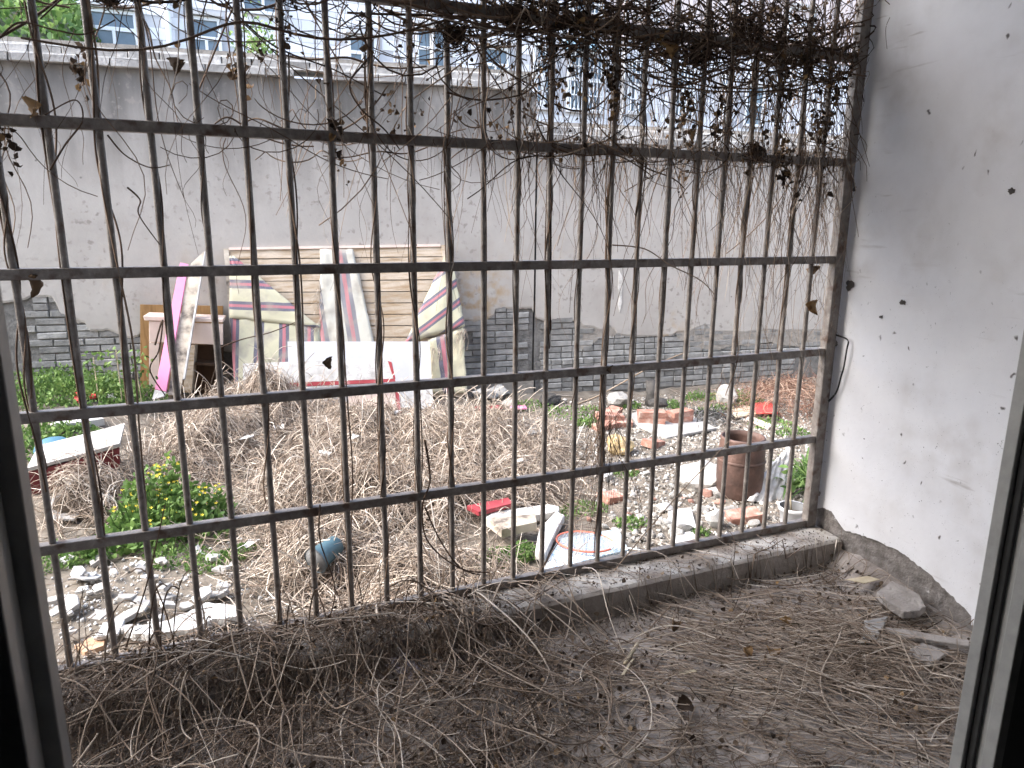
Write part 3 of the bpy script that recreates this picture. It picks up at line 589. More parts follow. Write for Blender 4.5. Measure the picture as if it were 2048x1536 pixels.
# white laminate boards in front of the bed base
L1 = Lean(.72, -.44, .50, .22); b0 = L1.p(720, 818)
tag(wb(L1.poly([(575, 683), (859, 683), (867, 822), (580, 824)], .018), 'white_board', M_WBOARD, b0), 'wide bluish white board leaning on the matting below its right half', 'board')
L2 = Lean(.98, -.30, .84, .05); b0 = L2.p(640, 775)
w2 = tag(empty('drawer_front', b0), 'bright white drawer front with red lower edge lying against the bluish white board', 'board')
wb(L2.poly([(486, 727), (783, 716), (790, 757), (486, 769)], .018), 'panel', M_FOAM, b0, w2)
wb(L2.poly([(486, 769.5), (790, 757.5), (791, 764), (486, 778)], .03, .006), 'edge_strip', M_RED, b0, w2)
wb(L2.poly([(776, 722), (783, 724), (791, 757), (787, 757)], .03, .007), 'edge_strip', M_RED, b0, w2)
L3 = Lean(1.02, -.46, .86, -.16); b0 = L3.p(835, 816)
tag(wb(L3.poly([(797, 772), (864, 770), (868, 818), (804, 816)], .018), 'white_board', M_FOAM, b0), 'small white board standing under the right end of the bluish white board', 'board')
b0 = L3.p(745, 826); t_ = tag(empty('beige_board', b0), 'beige cupboard door with a red edge standing behind the dry stems', 'board')
wb(L3.poly([(695, 772), (789, 772), (795, 832), (700, 836)], .02, .002), 'panel', M_PALEPINK, b0, t_); wb(L3.poly([(789.5, 770), (796, 770), (803, 832), (796, 832)], .03, .008), 'edge_strip', M_RED, b0, t_)
# brown veneer board, broken desk
LV = Lean(.10, -.25, .04, .7); b0 = LV.p(360, 778)
tag(wb(LV.poly([(280, 609), (446, 612), (446, 776), (281, 782)], .022), 'veneer_board', M_BROWNW, b0, bevel=.002), 'brown wood veneer board standing behind the broken desk', 'board')
LD = Lean(.40, -.25, .40, .7); b0 = LD.p(380, 775); bk = WN*.26
dk = tag(empty('broken_desk', b0), 'broken low desk with pale pink drawer and dark open cupboard beside the bed base', 'desk')
wb(MB().prism([LD.p(286, 632), LD.p(446, 638), LD.p(446, 645), LD.p(289, 641)], bk), 'desk_top', M_PALEPINK, b0, dk, bevel=.003)
wb(MB().prism([LD.p(298, 642, -.01), LD.p(446, 648, -.01), LD.p(446, 690, -.01), LD.p(298, 684, -.01)], WN*.02), 'drawer_front', M_PALEPINK, b0, dk, bevel=.003)
wb(MB().prism([LD.p(298, 685.5, -.015), LD.p(318, 686, -.015), LD.p(318, 775, -.015), LD.p(298, 775, -.015)], bk*.9), 'side_panel', M_PALEPINK, b0, dk)
wb(MB().prism([LD.p(373, 690, -.012), LD.p(390, 690, -.012), LD.p(383, 785, -.012), LD.p(366, 785, -.012)], bk*.85), 'leg', M_PLANK, b0, dk)
wb(MB().prism([LD.p(391, 690, -.22), LD.p(447, 690, -.22), LD.p(447, 790, -.22), LD.p(386, 790, -.22)], bk*.1), 'back_panel', M_DARKW, b0, dk)
wb(MB().prism([LD.p(391, 725, -.05), LD.p(446, 728, -.05), LD.p(446, 733, -.05), LD.p(391, 730, -.05)], bk*.55), 'shelf', M_DARKW, b0, dk)
# pink strip and stained panel leaning in front
LQ = Lean(1.05, -.34, .24, .85); b0 = LQ.p(318, 790)
pk = tag(empty('pink_panel', b0), 'long narrow pink panel leaning left of the stained board', 'panel')
wb(LQ.poly([(360, 525), (377, 528), (332, 783), (310, 778)], .03), 'pink_face', M_PINK, b0, pk, bevel=.002)
wb(LQ.poly([(309.8, 779), (331.8, 784), (327, 793), (304, 799)], .028), 'white_end', M_FOAM, b0, pk)
LQ2 = Lean(.98, -.34, .20, .9); b0 = LQ2.p(355, 785)
st = tag(empty('stained_panel', b0), 'tall pointed board with dark stains and white edge leaning beside the pink panel', 'panel')
wb(LQ2.poly([(408, 503), (382, 527), (352, 680), (336, 790), (361, 788), (365, 758)], .02), 'board_face', M_DIRTYB, b0, st)
wb(LQ2.poly([(411, 502), (408.3, 503), (365.3, 758), (369, 758)], .035, .006), 'white_edge', M_FOAM, b0, st)
# ---- things lying on the ground ---------------------------------------------------------------
def flat(name, pts, th, m_, label, cat, lift=.0, z=None, rough=.0, group=None, bevel=0):
    """a slab lying on the ground, outline given where its edges lie in the photograph"""
    P = [(gp(x, y) if z is None else on_z(x, y, z)) for x, y in pts]; zm = np.mean([p[2] for p in P])+lift
    # fit a gentle plane so that the slab stays flat
    A = np.array([[p[0], p[1], 1] for p in P]); c, *_ = np.linalg.lstsq(A, np.array([p[2] for p in P])+lift, rcond=None)
    q = []
    for a, b in zip(P, P[1:]+P[:1]):
        k = 6 if rough else 1
        for f_ in np.linspace(0, 1, k+1)[:-1]:
            x, y = a[0]+(b[0]-a[0])*f_, a[1]+(b[1]-a[1])*f_
            if rough: x += rough*mnoise.noise(Vector((x*30, y*30, 1))); y += rough*mnoise.noise(Vector((x*30, y*30, 9)))
            q.append((x, y, c[0]*x+c[1]*y+c[2]))
    org = np.mean(np.array(q), 0)
    return tag(wb(MB().prism(q, (0, 0, th)), name, m_, org, bevel=bevel), label, cat, group)
flat('floor_slab_tile', [(1264, 851), (1330, 879), (1432, 862), (1376, 829)], .022, M_SLABW, 'pale square slab carrying the stacked red bricks', 'slab', bevel=.003)
flat('floor_slab_tile', [(1258, 832), (1280, 826), (1300, 846), (1275, 853)], .02, M_SLABW, 'narrow pale slab piece left of the stacked red bricks', 'slab')
RB = [brick_mesh(.24, 300+i, M_RBRICK, D=.115, H=.053) for i in range(4)]
for me in RB:   # close the back of the loose bricks and centre them
    bm = bmesh.new(); bm.from_mesh(me); bm.faces.new([v for v in bm.verts][:4][::-1]); bmesh.ops.translate(bm, verts=bm.verts, vec=(-.12, -.0575, 0)); bm.to_mesh(me); bm.free()
def rbrick(x, y, rz, dz, lab, tilt=(0, 0), grp=None, sc=1):
    P = gp(x, y); o = mesh_obj('red_brick', random.choice(RB), None, (P[0], P[1], P[2]+dz), (tilt[0], tilt[1], rz)); o.scale = (sc, 1, 1); return tag(o, lab, 'brick', grp)
G_ = 'red bricks stacked on the pale slab'
P1 = gp(1302, 851); P2 = gp(1358, 849)
for k, (P, rz, lab) in enumerate(((P1, -.5, 'lower brick of the left pair stacked on the pale slab'), (P1, -.42, 'upper brick of the left pair stacked on the pale slab'), (P2, .1, 'lower brick of the right pair stacked on the pale slab'), (P2, .16, 'upper brick of the right pair stacked on the pale slab'))):
    o = mesh_obj('red_brick', RB[k], None, (P[0], P[1], P[2]+.026+(k % 2)*.055), (0, 0, rz)); tag(o, lab, 'brick', G_)
for k, (x, y, rz, dz, tl, lab) in enumerate(((1212, 858, .3, 0, (0, 0), 'lowest loose brick of the pile left of the pale slab'), (1236, 852, -.4, 0, (.1, 0), 'loose brick nearest the pale slab in the left pile'), (1218, 850, -.2, .05, (.05, .12), 'tilted brick on top of the pile left of the pale slab'), (1222, 838, .6, .03, (.1, -.1), 'rearmost brick in the pile left of the pale slab'))):
    rbrick(x, y, rz, dz, lab, tl, 'loose bricks piled left of the pale slab')
rbrick(1305, 893, .5, .0, 'single orange brick in front of the pale slab', (.1, .2), None, .8)
rbrick(1487, 1042, -.3, .0, 'half buried brick in the rubble below the jar', (.1, -.15), None, .75)
rbrick(1222, 1000, .2, -.015, 'broken pink brick beside the hanging vine bundle', (0, .1), None, .6)
P = gp(1318, 838); o = mesh_obj('charred_stone', rock_data('charred_stone', M_CHAR, 5, 2, .3, .45), None, (P[0], P[1], P[2]+.16)); o.scale = (.13, .09, .10); tag(o, 'charred flat stone lying on top of the stacked bricks', 'stone')
def rock(x, y, w, m_, seed, label, cat='rock', flat_=.7, name='rock', group=None, sx=1.0, sink=.25, z=None):
    P = gp(x, y); o = mesh_obj(name, rock_data(name, m_, seed, 3 if w > .09 else 2, .4, flat_), None, (P[0], P[1], P[2]+w*flat_*(1-sink) if z is None else z), (0, 0, seed*1.7)); o.scale = (w*sx, w, w); return tag(o, label, cat, group)
rock(1236, 905, .115, M_YSTONE, 21, 'yellowish rock between the brick pile and the grille', flat_=.75)
rock(1402, 975, .15, M_STONE, 22, 'large grey rock left of the rusty jar', flat_=.7, sx=1.2)
rock(1424, 990, .055, M_FOAM, 23, 'white foam lump between the grey rock and the rusty jar', 'foam')
rock(1329, 1022, .05, M_FOAM, 24, 'round white stone behind the tilted white slab', 'stone')
rock(1430, 1055, .065, M_FOAM, 25, 'tall white chunk beside the tilted white slab', 'stone', flat_=1.1, sx=.6)
rock(1452, 812, .11, M_GREYSLAB, 26, 'upright grey stone among weeds at the wall foot', 'stone', flat_=1.2, sx=.6)
rock(1238, 812, .12, M_STONE, 27, 'pale angular stone behind the brick pile', 'stone', flat_=.8)
rock(965, 800, .14, M_GREYSLAB, 28, 'dark grey rock at the foot of the bed base', flat_=.6)
rock(1000, 795, .12, M_GREYSLAB, 29, 'dark grey rock at the wall joint', flat_=.6)
rock(1100, 808, .10, M_CHAR, 30, 'dark mossy rock at the wall foot', flat_=.6, sx=1.5)
rock(1020, 815, .09, M_STONE, 31, 'pale rock before the dark rocks at the wall joint', flat_=.6)
rock(1210, 960, .06, M_FOAM, 32, 'white lump beside the yellow leaf litter', 'stone', flat_=.6)
# stump
P = gp(1302, 812); tag(MB().tube([(0, 0, -.05), (.01, 0, .12), (-.01, .02, .26)], [.075, .06, .05], 10).tube([(0, 0, .10), (.08, .02, .22), (.1, .03, .34)], [.03, .022, .012], 7).build('tree_stump', M_CHAR, None, True, tuple(P)), 'dark dead stump standing behind the stacked bricks', 'stump')
# rusty jar
P = gp(1476, 992); jar = tag(empty('storage_jar', P), 'rust brown cylindrical jar standing in the rubble', 'jar')
MB().lathe([(0, .0), (.125, .0), (.135, .03), (.142, .12), (.143, .24), (.138, .32), (.132, .365), (.136, .38), (.134, .392), (.122, .392), (.120, .36), (.126, .20), (.12, .06), (0, .05)], 28).build('body', M_TERRA, jar, True)
MB().lathe([(.1425, .235), (.149, .245), (.1425, .255)], 28).build('hoop', M_TERRA, jar, True)
# white pot with a seedling
P = on_z(1587, 1012, -.165); P[2] = float(ground(P[0], P[1])); pot = tag(empty('flower_pot', P), 'white plastic flower pot with grey inside and a seedling', 'pot')
ph = -.165-P[2]
MB().lathe([(.052, 0), (.070, ph*.85), (.078, ph*.86), (.080, ph), (.073, ph)], 26).build('pot_wall', M_WBOARD, pot, True)
MB().lathe([(.0728, ph-.001), (.069, ph*.86), (.064, ph-.045)], 26).build('inner_wall', M_POTIN, pot, True)
MB().lathe([(0, ph-.035), (.03, ph-.04), (.064, ph-.045)], 26).build('soil', M_POTSOIL, pot, True)
MB().tube([(-.01, 0, ph-.04), (-.03, 0, ph+.06), (-.025, .01, ph+.14), (-.045, .01, ph+.22)], [.006, .005, .004, .003], 6).build('stem', M_BAMBOO, pot, True)
leaves('leaf', np.array([(-.03, 0, ph+.10), (-.025, 0, ph+.13), (-.04, .01, ph+.20), (-.045, .01, ph+.21), (-.045, .01, ph+.22), (.0, .0, ph+.16), (.02, 0, ph+.10)]), .06, M_LEAF, np.array([0, 0, .5]), None, pot)
# strap-leaved plant
P = gp(1612, 985); sp_ = tag(empty('strap_leaf_plant', P), 'lush green strap leaved plant growing beside the white wall', 'plant')
for tuft in range(7):
    c0 = np.array([random.uniform(-.16, .16), random.uniform(-.12, .12), 0]); mb = MB()
    for k in range(26):
        an = random.uniform(0, 6.28); ln = random.uniform(.16, .34); w = random.uniform(.007, .012); up = random.uniform(.7, 1.5); dr = np.array([math.cos(an), math.sin(an), 0]); sd_ = np.array([-math.sin(an), math.cos(an), 0]); V = []
        for t in np.linspace(0, 1, 6):
            c = c0+dr*ln*t*.75+np.array([0, 0, ln*(up*t-.75*t*t)+.02]); ww = w*(1-t**3)+.0006; V += [c-sd_*ww+(0, 0, ww*.5), c, c+sd_*ww+(0, 0, ww*.5)]
        mb.add(V, [(i*3+j, i*3+j+1, i*3+j+4, i*3+j+3) for i in range(5) for j in range(2)])
    o = mb.build('leaf_tuft', M_LEAF, sp_); a = o.data.attributes.new('tint', 'FLOAT', 'POINT'); a.data.foreach_set('value', np.repeat(RNG.random(26), 18).astype(np.float32))
# corrugated white sheet behind the pot
def warped(name, q, m_, label, cat, waves=0, amp=.01, n=20, lean_n=None, th=.006, rnd=.0):
    V = []
    for i in range(n+1):
        for j in range(n+1):
            a = np.array(q[0])+(np.array(q[1])-np.array(q[0]))*i/n; b = np.array(q[3])+(np.array(q[2])-np.array(q[3]))*i/n; p = a+(b-a)*j/n
            p = p+np.array(lean_n)*(amp*math.sin(waves*2*math.pi*i/n)+rnd*mnoise.noise(Vector((i*.3, j*.3, q[0][0]*9)))); V.append(p)
    V = np.array(V); org = V[np.argmin(V[:, 2])]; idx = np.arange((n+1)**2).reshape(n+1, n+1); Fq = np.stack([idx[:-1, :-1], idx[1:, :-1], idx[1:, 1:], idx[:-1, 1:]], -1).reshape(-1, 4)
    o = fast_mesh(name, V-org, Fq, m_, None, None, True); o.location = org; md = o.modifiers.new('s', 'SOLIDIFY'); md.thickness = th; return tag(o, label, cat)
YS = gp(1535, 1003)[1]
warped('roofing_sheet', [on_y(1545, 925, YS+.14), on_y(1586, 888, YS+.20), on_y(1570, 1012, YS-.02), on_y(1495, 1002, YS)], M_FOAM, 'white corrugated sheet leaning between the rusty jar and the green plant', 'sheet', 4, .012, 30, (-.25, -.95, .1), .006, .02)
flat('stone_slab', [(1335, 1026), (1382, 1021), (1398, 1084), (1343, 1094)], .02, M_FOAM, 'bright white rectangular slab lying by the curb', 'slab', bevel=.002)
flat('red_sheet', [(1504, 818), (1541, 815), (1554, 838), (1512, 839)], .012, M_SCAR, 'scarlet sheet lying in the weeds behind the jar', 'sheet', lift=.05)
flat('wood_offcut', [(1462, 826), (1506, 818), (1512, 834), (1470, 842)], .015, M_PLANK, 'pale board beside the scarlet sheet', 'board', lift=.02)
flat('wood_offcut', [(1492, 842), (1500, 838), (1545, 856), (1536, 862)], .02, M_PALEPINK, 'narrow pale stick in front of the scarlet sheet', 'board', lift=.01)
flat('grey_board', [(1026, 868), (1078, 862), (1090, 890), (1030, 902)], .015, M_GREYSLAB, 'grey board half sunk in the dry stems', 'board', lift=.10)
flat('foam_edge', [(1070, 1126), (1078, 1080), (1112, 1043), (1129, 1052), (1112, 1082), (1089, 1134)], .045, M_FOAM, 'bent white foam edging standing beside the speckled foam sheet', 'foam', bevel=.004, lift=.02)
flat('foam_edge', [(968, 1058), (990, 1044), (1095, 1029), (1118, 1034), (1117, 1043), (1033, 1057), (974, 1063)], .045, M_FOAM, 'long white foam edging behind the painted timber block', 'foam', bevel=.004, lift=.02)
o = flat('timber_block', [(972, 1073), (1070, 1065), (1073, 1082), (1003, 1098)], .05, M_DIRTYB, 'painted timber block with peeling white top over green weeds', 'timber', lift=.06, bevel=.003)
flat('red_plank', [(934, 1043), (1015, 1026), (1026, 1037), (957, 1056)], .025, M_RED, 'dusty crimson plank lying at the edge of the dry stems', 'plank', lift=.07)
flat('foam_sheet', [(1116, 1086), (1236, 1066), (1256, 1108), (1086, 1152)], .03, M_SPECK, 'pale blue speckled foam sheet under the racket', 'foam', lift=-.005)
# badminton racket on the foam sheet
P = gp(1172, 1086); zc = P[2]+.045; c_ = on_z(1170, 1083, zc); e1 = on_z(1215, 1090, zc)-c_; e2 = on_z(1176, 1061, zc)-c_
rk = tag(empty('badminton_racket', c_), 'worn racket with red and white frame lying on the speckled foam sheet', 'racket')
e1 = e1/np.linalg.norm(e1); e2 = np.array([-e1[1], e1[0], 0]); A_, B_ = .15, .115
ring = lambda t: e1*A_*math.cos(t)+e2*B_*math.sin(t)
MB().tube([ring(t) for t in np.linspace(.35, 2*math.pi-.35, 40)], .0055, 7).build('head_frame', M_ORANGER, rk, True)
MB().tube([ring(t) for t in np.linspace(-.35, .35, 10)]+[ring(.35)], .0058, 7).build('throat', M_PVC, rk, True)
MB().tube([e1*A_, e1*(A_+.16)], .004, 7).tube([e1*(A_+.16), e1*(A_+.26)], .011, 8).build('shaft', M_PVC, rk, True)
mb = MB()
for k in np.linspace(-.92, .92, 19): h = math.sqrt(1-k*k); mb.tube([e1*A_*k-e2*B_*h, e1*A_*k+e2*B_*h], .0015, 3)
for k in np.linspace(-.92, .92, 17): h = math.sqrt(1-k*k); mb.tube([e2*B_*k-e1*A_*h, e2*B_*k+e1*A_*h], .0015, 3)
mb.build('strings', M_NYLON, rk)
# left side: overturned maroon cupboard, sheets, basin
PY = gp(150, 985)[1]
q = [on_y(56, 946, PY), on_y(150, 921, PY), on_y(238, 897, PY), on_y(240, 938, PY), on_y(160, 962, PY), on_y(62, 992, PY)]
org = on_y(150, 975, PY); cb = tag(empty('cupboard_carcass', org), 'overturned maroon cupboard with white dusty top at the left of the heap', 'cupboard')
wb(MB().prism(q, (0, .03, 0)), 'maroon_side', M_MAROON, org, cb)
q2 = [on_y(54, 943, PY), on_y(150, 918, PY), on_y(240, 893, PY)]
wb(MB().prism([q2[0], q2[1], q2[2], q2[2]+(0, .36, .03), q2[1]+(0, .36, .03), q2[0]+(0, .36, .03)], (0, 0, .02)), 'white_top', M_SLABW, org, cb)
flat('crumpled_sheet', [(118, 985), (188, 968), (226, 985), (205, 1012), (160, 1018)], .01, M_SLABW, 'greyish white sheet under the maroon cupboard', 'sheet', lift=.10)
flat('crumpled_sheet', [(88, 1010), (150, 995), (172, 1022), (150, 1052), (96, 1050)], .01, M_SLABW, 'pale sheet scrap left of the flowering plant', 'sheet', lift=.03)
P = gp(112, 921); tag(MB().lathe([(.10, .0), (.115, .06), (.10, .10), (.06, .125), (0, .13)], 24).build('basin', M_BLUE, None, True, tuple(P+np.array([0, 0, .02]))), 'upturned blue basin behind the maroon cupboard', 'basin')
flat('foam_slab', [(98, 850), (190, 838), (208, 856), (112, 870)], .05, M_FOAM, 'flat white foam slab in the green weeds at far left', 'foam', lift=.02, rough=.02)
flat('foam_slab', [(216, 800), (246, 797), (250, 806), (220, 809)], .03, M_FOAM, 'small white foam slab in weeds before the veneer board', 'foam', lift=.02, rough=.02)
flat('plastic_packet', [(150, 797), (166, 795), (164, 813), (150, 814)], .02, M_SCAR, 'small red packet lying in the weeds at left', 'packet', lift=.03)
flat('plastic_packet', [(180, 801), (194, 800), (194, 806), (181, 808)], .02, M_SCAR, 'dark red scrap right of the small red packet', 'packet', lift=.04)
flat('plastic_scrap', [(950, 822), (1000, 818), (1004, 824), (955, 828)], .012, M_RED, 'crimson plastic strip behind the grey board', 'plastic', lift=.03)
flat('plastic_scrap', [(1020, 821), (1050, 819), (1054, 825), (1022, 827)], .012, M_PINK, 'pink plastic strip right of the crimson strip', 'plastic', lift=.03)
flat('clay_tile', [(150, 1300), (182, 1284), (212, 1282), (208, 1300), (170, 1314)], .02, M_ORANGE, 'orange clay tile by the curb at lower left', 'tile')
flat('foam_board', [(253, 1281), (342, 1261), (393, 1237), (413, 1226), (455, 1230), (485, 1237), (478, 1254), (427, 1261), (393, 1278), (307, 1291), (263, 1291)], .03, M_FOAM, 'large broken white foam board lying along the curb', 'foam', rough=.01, lift=.02)
# white foam chips strewn at lower left
k = 0; rs = random.Random(12)
while k < 60:
    x, y = rs.uniform(105, 480), rs.uniform(1120, 1300)
    if y > 1300-(x-100)*.12+20: continue
    P = gp(x, y); w = rs.uniform(.015, .055) if k > 14 else rs.uniform(.05, .085); n_ = rs.randint(4, 6)
    pts = [(w*rs.uniform(.6, 1)*math.cos(6.283*i/n_+rs.uniform(-.3, .3)), w*rs.uniform(.5, .8)*math.sin(6.283*i/n_), 0) for i in range(n_)]
    o = MB().prism(pts, (0, 0, rs.uniform(.008, .022))).build('foam_chip', rs.choice((M_FOAM, M_FOAM, M_SLABW)), None, False, (P[0], P[1], P[2]+rs.uniform(.01, .05)), (rs.uniform(-.35, .35), rs.uniform(-.35, .35), rs.uniform(0, 6)), bevel=.002)
    tag(o, 'small white foam chip strewn on the ground at lower left', 'foam chip', 'white foam chips at lower left'); k += 1
# rubble stones and gravel on the right
RS = [rock_data('stone', M_STONE, 60+i, 2, .4, .7) for i in range(8)]; RBK = [rock_data('brick_chunk', M_RBRICK, 80+i, 2, .3, .7) for i in range(3)]
k = 0
while k < 95:
    x, y = rs.uniform(1170, 1570), rs.uniform(915, 1092)
    if y > 1092-(x-1200)*.13 or (x < 1260 and y < 960): continue
    P = gp(x, y); w = rs.uniform(.016, .045) if x > 1330 and y > 985 else rs.uniform(.012, .026); red = rs.random() < .16
    o = mesh_obj('brick_chunk' if red else 'stone', rs.choice(RBK if red else RS), None, (P[0], P[1], P[2]+w*.45), (rs.uniform(-.5, .5), rs.uniform(-.5, .5), rs.uniform(0, 6))); o.scale = (w*rs.uniform(1, 1.5), w, w*rs.uniform(.7, 1))
    if red: tag(o, 'small red brick chunk among the gravel at right', 'brick chunk', 'red brick chunks in the gravel')
    else: tag(o, 'small grey stone among the gravel at right', 'stone', 'grey stones in the gravel')
    k += 1
def gravel(name, n, fpos, smin, smax, m_):
    base_ = np.array([(1, 1, 1), (1, -1, -1), (-1, 1, -1), (-1, -1, 1), (1.2, 0, -.3), (-.9, .2, .9)])*.6
    oct_ = np.array([(1, 0, 0), (-1, 0, 0), (0, 1, 0), (0, -1, 0), (0, 0, 1), (0, 0, -1)], float); Ft = np.array([(0, 2, 4), (2, 1, 4), (1, 3, 4), (3, 0, 4), (2, 0, 5), (1, 2, 5), (3, 1, 5), (0, 3, 5)])
    C = fpos(n); n = len(C); sz = smin+(smax-smin)*RNG.random(n)**2.5; q = RNG.normal(size=(n, 3, 3)); q, _ = np.linalg.qr(q)
    V = (oct_[None]*RNG.uniform(.6, 1.25, (n, 6, 1)))*sz[:, None, None]*RNG.uniform(.6, 1.2, (n, 1, 3)); V = np.einsum('nij,nkj->nki', q, V)+C[:, None, :]
    o = fast_mesh(name, V.reshape(-1, 3), (Ft[None]+(np.arange(n)*6)[:, None, None]).reshape(-1, 3), m_, np.repeat(RNG.random(n)*.9+.05*(RNG.random(n) < .08), 6), None, False, 3); o['kind'] = 'stuff'; return o
def gr_right(n):
    P = np.stack([RNG.uniform(1.7, 6.2, n), RNG.uniform(.1, 4.2, n)], 1); k = (P[:, 0]-2.3+.35*np.sin(P[:, 1]*3) > (P[:, 1]-1)*.25) & (RNG.random(n) < 1.25-P[:, 1]*.22)
    P = P[k]; return np.column_stack([P, ground(P[:, 0], P[:, 1])+.004])
tag(gravel('gravel', 30000, gr_right, .006, .024, M_GRAVEL), 'pale gravel and rubble covering the yard at right', 'gravel')
def gr_left(n):
    P = np.stack([RNG.uniform(-.7, 1.2, n), RNG.uniform(.2, 1.7, n)], 1); return np.column_stack([P, ground(P[:, 0], P[:, 1])+.004])
tag(gravel('foam_crumbs', 3200, gr_left, .004, .014, M_FOAM), 'white foam crumbs scattered over the ground at lower left', 'foam')
# ================================================================== VEGETATION AND DRY STEMS
BUMPS = [(.75, 3.75, .75, .40), (.35, 3.0, .55, .26), (1.35, 3.0, .75, .24), (1.9, 2.5, .7, .16), (1.0, 2.0, .65, .22), (1.45, 1.7, .5, .15), (.85, 1.2, .5, .16), (1.2, .75, .5, .15), (2.2, 3.0, .8, .12), (-.3, 2.5, .5, .2), (2.35, 2.2, .65, .11), (2.7, 2.9, .6, .10), (1.85, 1.35, .5, .10), (1.5, .8, .4, .10), (2.1, 1.75, .5, .09)]
CLR = gp(1035, 1082)
def heap(x, y):
    h = np.zeros_like(x)
    for cx, cy, r, a in BUMPS: h += a*np.exp(-((x-cx)**2+(y-cy)**2)/(r*.62)**2)
    h = h*(1-.9*np.clip(1.4*np.exp(-((x-CLR[0])**2/.10+(y-CLR[1])**2/.09)), 0, 1))
    return h*(1+.30*np.sin(x*9+np.sin(y*7)*1.5)*np.sin(y*8-x*3))+.02*np.clip(h/.1, 0, 1)*np.sin(x*23+y*11)*np.sin(y*19-x*8)
def heap_mask(x, y):
    return np.clip(heap(x, y)/.09, 0, 1)*(1-S((x-2.55-.22*(y-2))/.35))*(1-np.clip(1.5*np.exp(-((x-CLR[0])**2/.10+(y-CLR[1])**2/.09)), 0, 1))*S((x+.62)/.4)
def lying(n, fpos, fz, ln, rad_, K=10, wig=.5, lift=.03, thick=.0):
    """stems lying about: heading wanders, ends lift off the surface"""
    P0 = fpos(n); n = len(P0); L_ = ln[0]+(ln[1]-ln[0])*RNG.random(n)**1.6; th = RNG.uniform(0, 2*np.pi, n) if P0.shape[1] == 2 else P0[:, 2]
    k1 = RNG.normal(0, wig, n); k2 = RNG.normal(0, wig*1.4, n); ph = RNG.uniform(0, 6.28, n); t = np.linspace(-.5, .5, K)
    ang = th[:, None]+k1[:, None]*t*2.4+k2[:, None]*np.sin(t*5+ph[:, None])*.6
    st = L_[:, None]/(K-1); X = np.cumsum(np.cos(ang)*st, 1); Y = np.cumsum(np.sin(ang)*st, 1); X += P0[:, :1]-X.mean(1, keepdims=True); Y += P0[:, 1:2]-Y.mean(1, keepdims=True)
    a = RNG.normal(0, lift, n); b = np.abs(RNG.normal(0, lift*1.6, n)); dep = RNG.random(n)**1.3*thick
    Z = fz(X, Y)+(a[:, None]*t*2+b[:, None]*4*t*t*np.where(RNG.random(n) < .5, 1, .25)[:, None])+lift*.8*np.sin(t*7+ph[:, None]*2)*RNG.random(n)[:, None]-dep[:, None]+.004
    Z = np.maximum(Z, fz(X, Y)-thick*.98+.002)
    R = (rad_[0]+(rad_[1]-rad_[0])*RNG.random(n)**2)[:, None]*(1-.45*np.abs(t)*2)
    return np.stack([X, Y, Z], -1), R
def pick(n, x0, x1, y0, y1, prob):
    P = np.empty((0, 2))
    while len(P) < n:
        q = np.column_stack([RNG.uniform(x0, x1, n), RNG.uniform(y0, y1, n)]); q = q[RNG.random(n) < prob(q[:, 0], q[:, 1])]; P = np.concatenate([P, q])
    return P[:n]
heap_z = lambda x, y: ground(x, y)+heap(x, y)
# core hiding the ground, its dark colour painted as shade between the stems
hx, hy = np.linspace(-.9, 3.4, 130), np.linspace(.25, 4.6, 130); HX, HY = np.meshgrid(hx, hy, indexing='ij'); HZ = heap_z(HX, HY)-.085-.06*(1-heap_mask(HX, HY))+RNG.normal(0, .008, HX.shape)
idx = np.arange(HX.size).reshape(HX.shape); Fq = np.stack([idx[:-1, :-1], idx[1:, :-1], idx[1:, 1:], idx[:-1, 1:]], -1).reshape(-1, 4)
M_GAPSHADE = mat('stem_gap_shade', [(.3, (.03, .023, .018)), (.7, (.10, .078, .058))], .95, bump=1, bscale=70, nscale=30)
hp = tag(empty('stem_heap', (1, 2.5, -.3)), 'broad heap of pale dry vine stems covering the middle of the yard', 'stem heap', kind='stuff')
def under(o, root): o.location = tuple(-np.array(root.location)); o.parent = root; return o
under(fast_mesh('gap_shade_core', np.stack([HX, HY, HZ], -1).reshape(-1, 3), Fq, M_GAPSHADE, smooth=True), hp)
P, R = lying(9800, lambda n: pick(n, -.8, 3.3, .3, 4.5, heap_mask), heap_z, (.18, .95), (.0015, .0040), 12, .9, .045, .11)
under(strands('dry_stems', P, R, M_STRAW, 3, np.clip(RNG.normal(.56, .28, len(P)), 0, 1)), hp)
# sprigs sticking up from the heap
P0 = pick(420, -.5, 2.6, .5, 4.4, heap_mask); n = len(P0); t = np.linspace(0, 1, 9); az = RNG.uniform(0, 6.28, n); ln = RNG.uniform(.1, .34, n); bend = RNG.uniform(.3, 1.6, n)
Hh = (np.sin(t[None]*bend[:, None]*1.6))*ln[:, None]/np.maximum(bend[:, None]*1.2, .5); Rr = ln[:, None]*(t[None]**1.5)*.8
P = np.stack([P0[:, :1]+np.cos(az)[:, None]*Rr, P0[:, 1:]+np.sin(az)[:, None]*Rr, heap_z(P0[:, :1], P0[:, 1:])+Hh], -1)
under(strands('arching_stems', P, np.full(n, .0026), M_STRAW, 3, RNG.uniform(.5, 1, n)), hp)
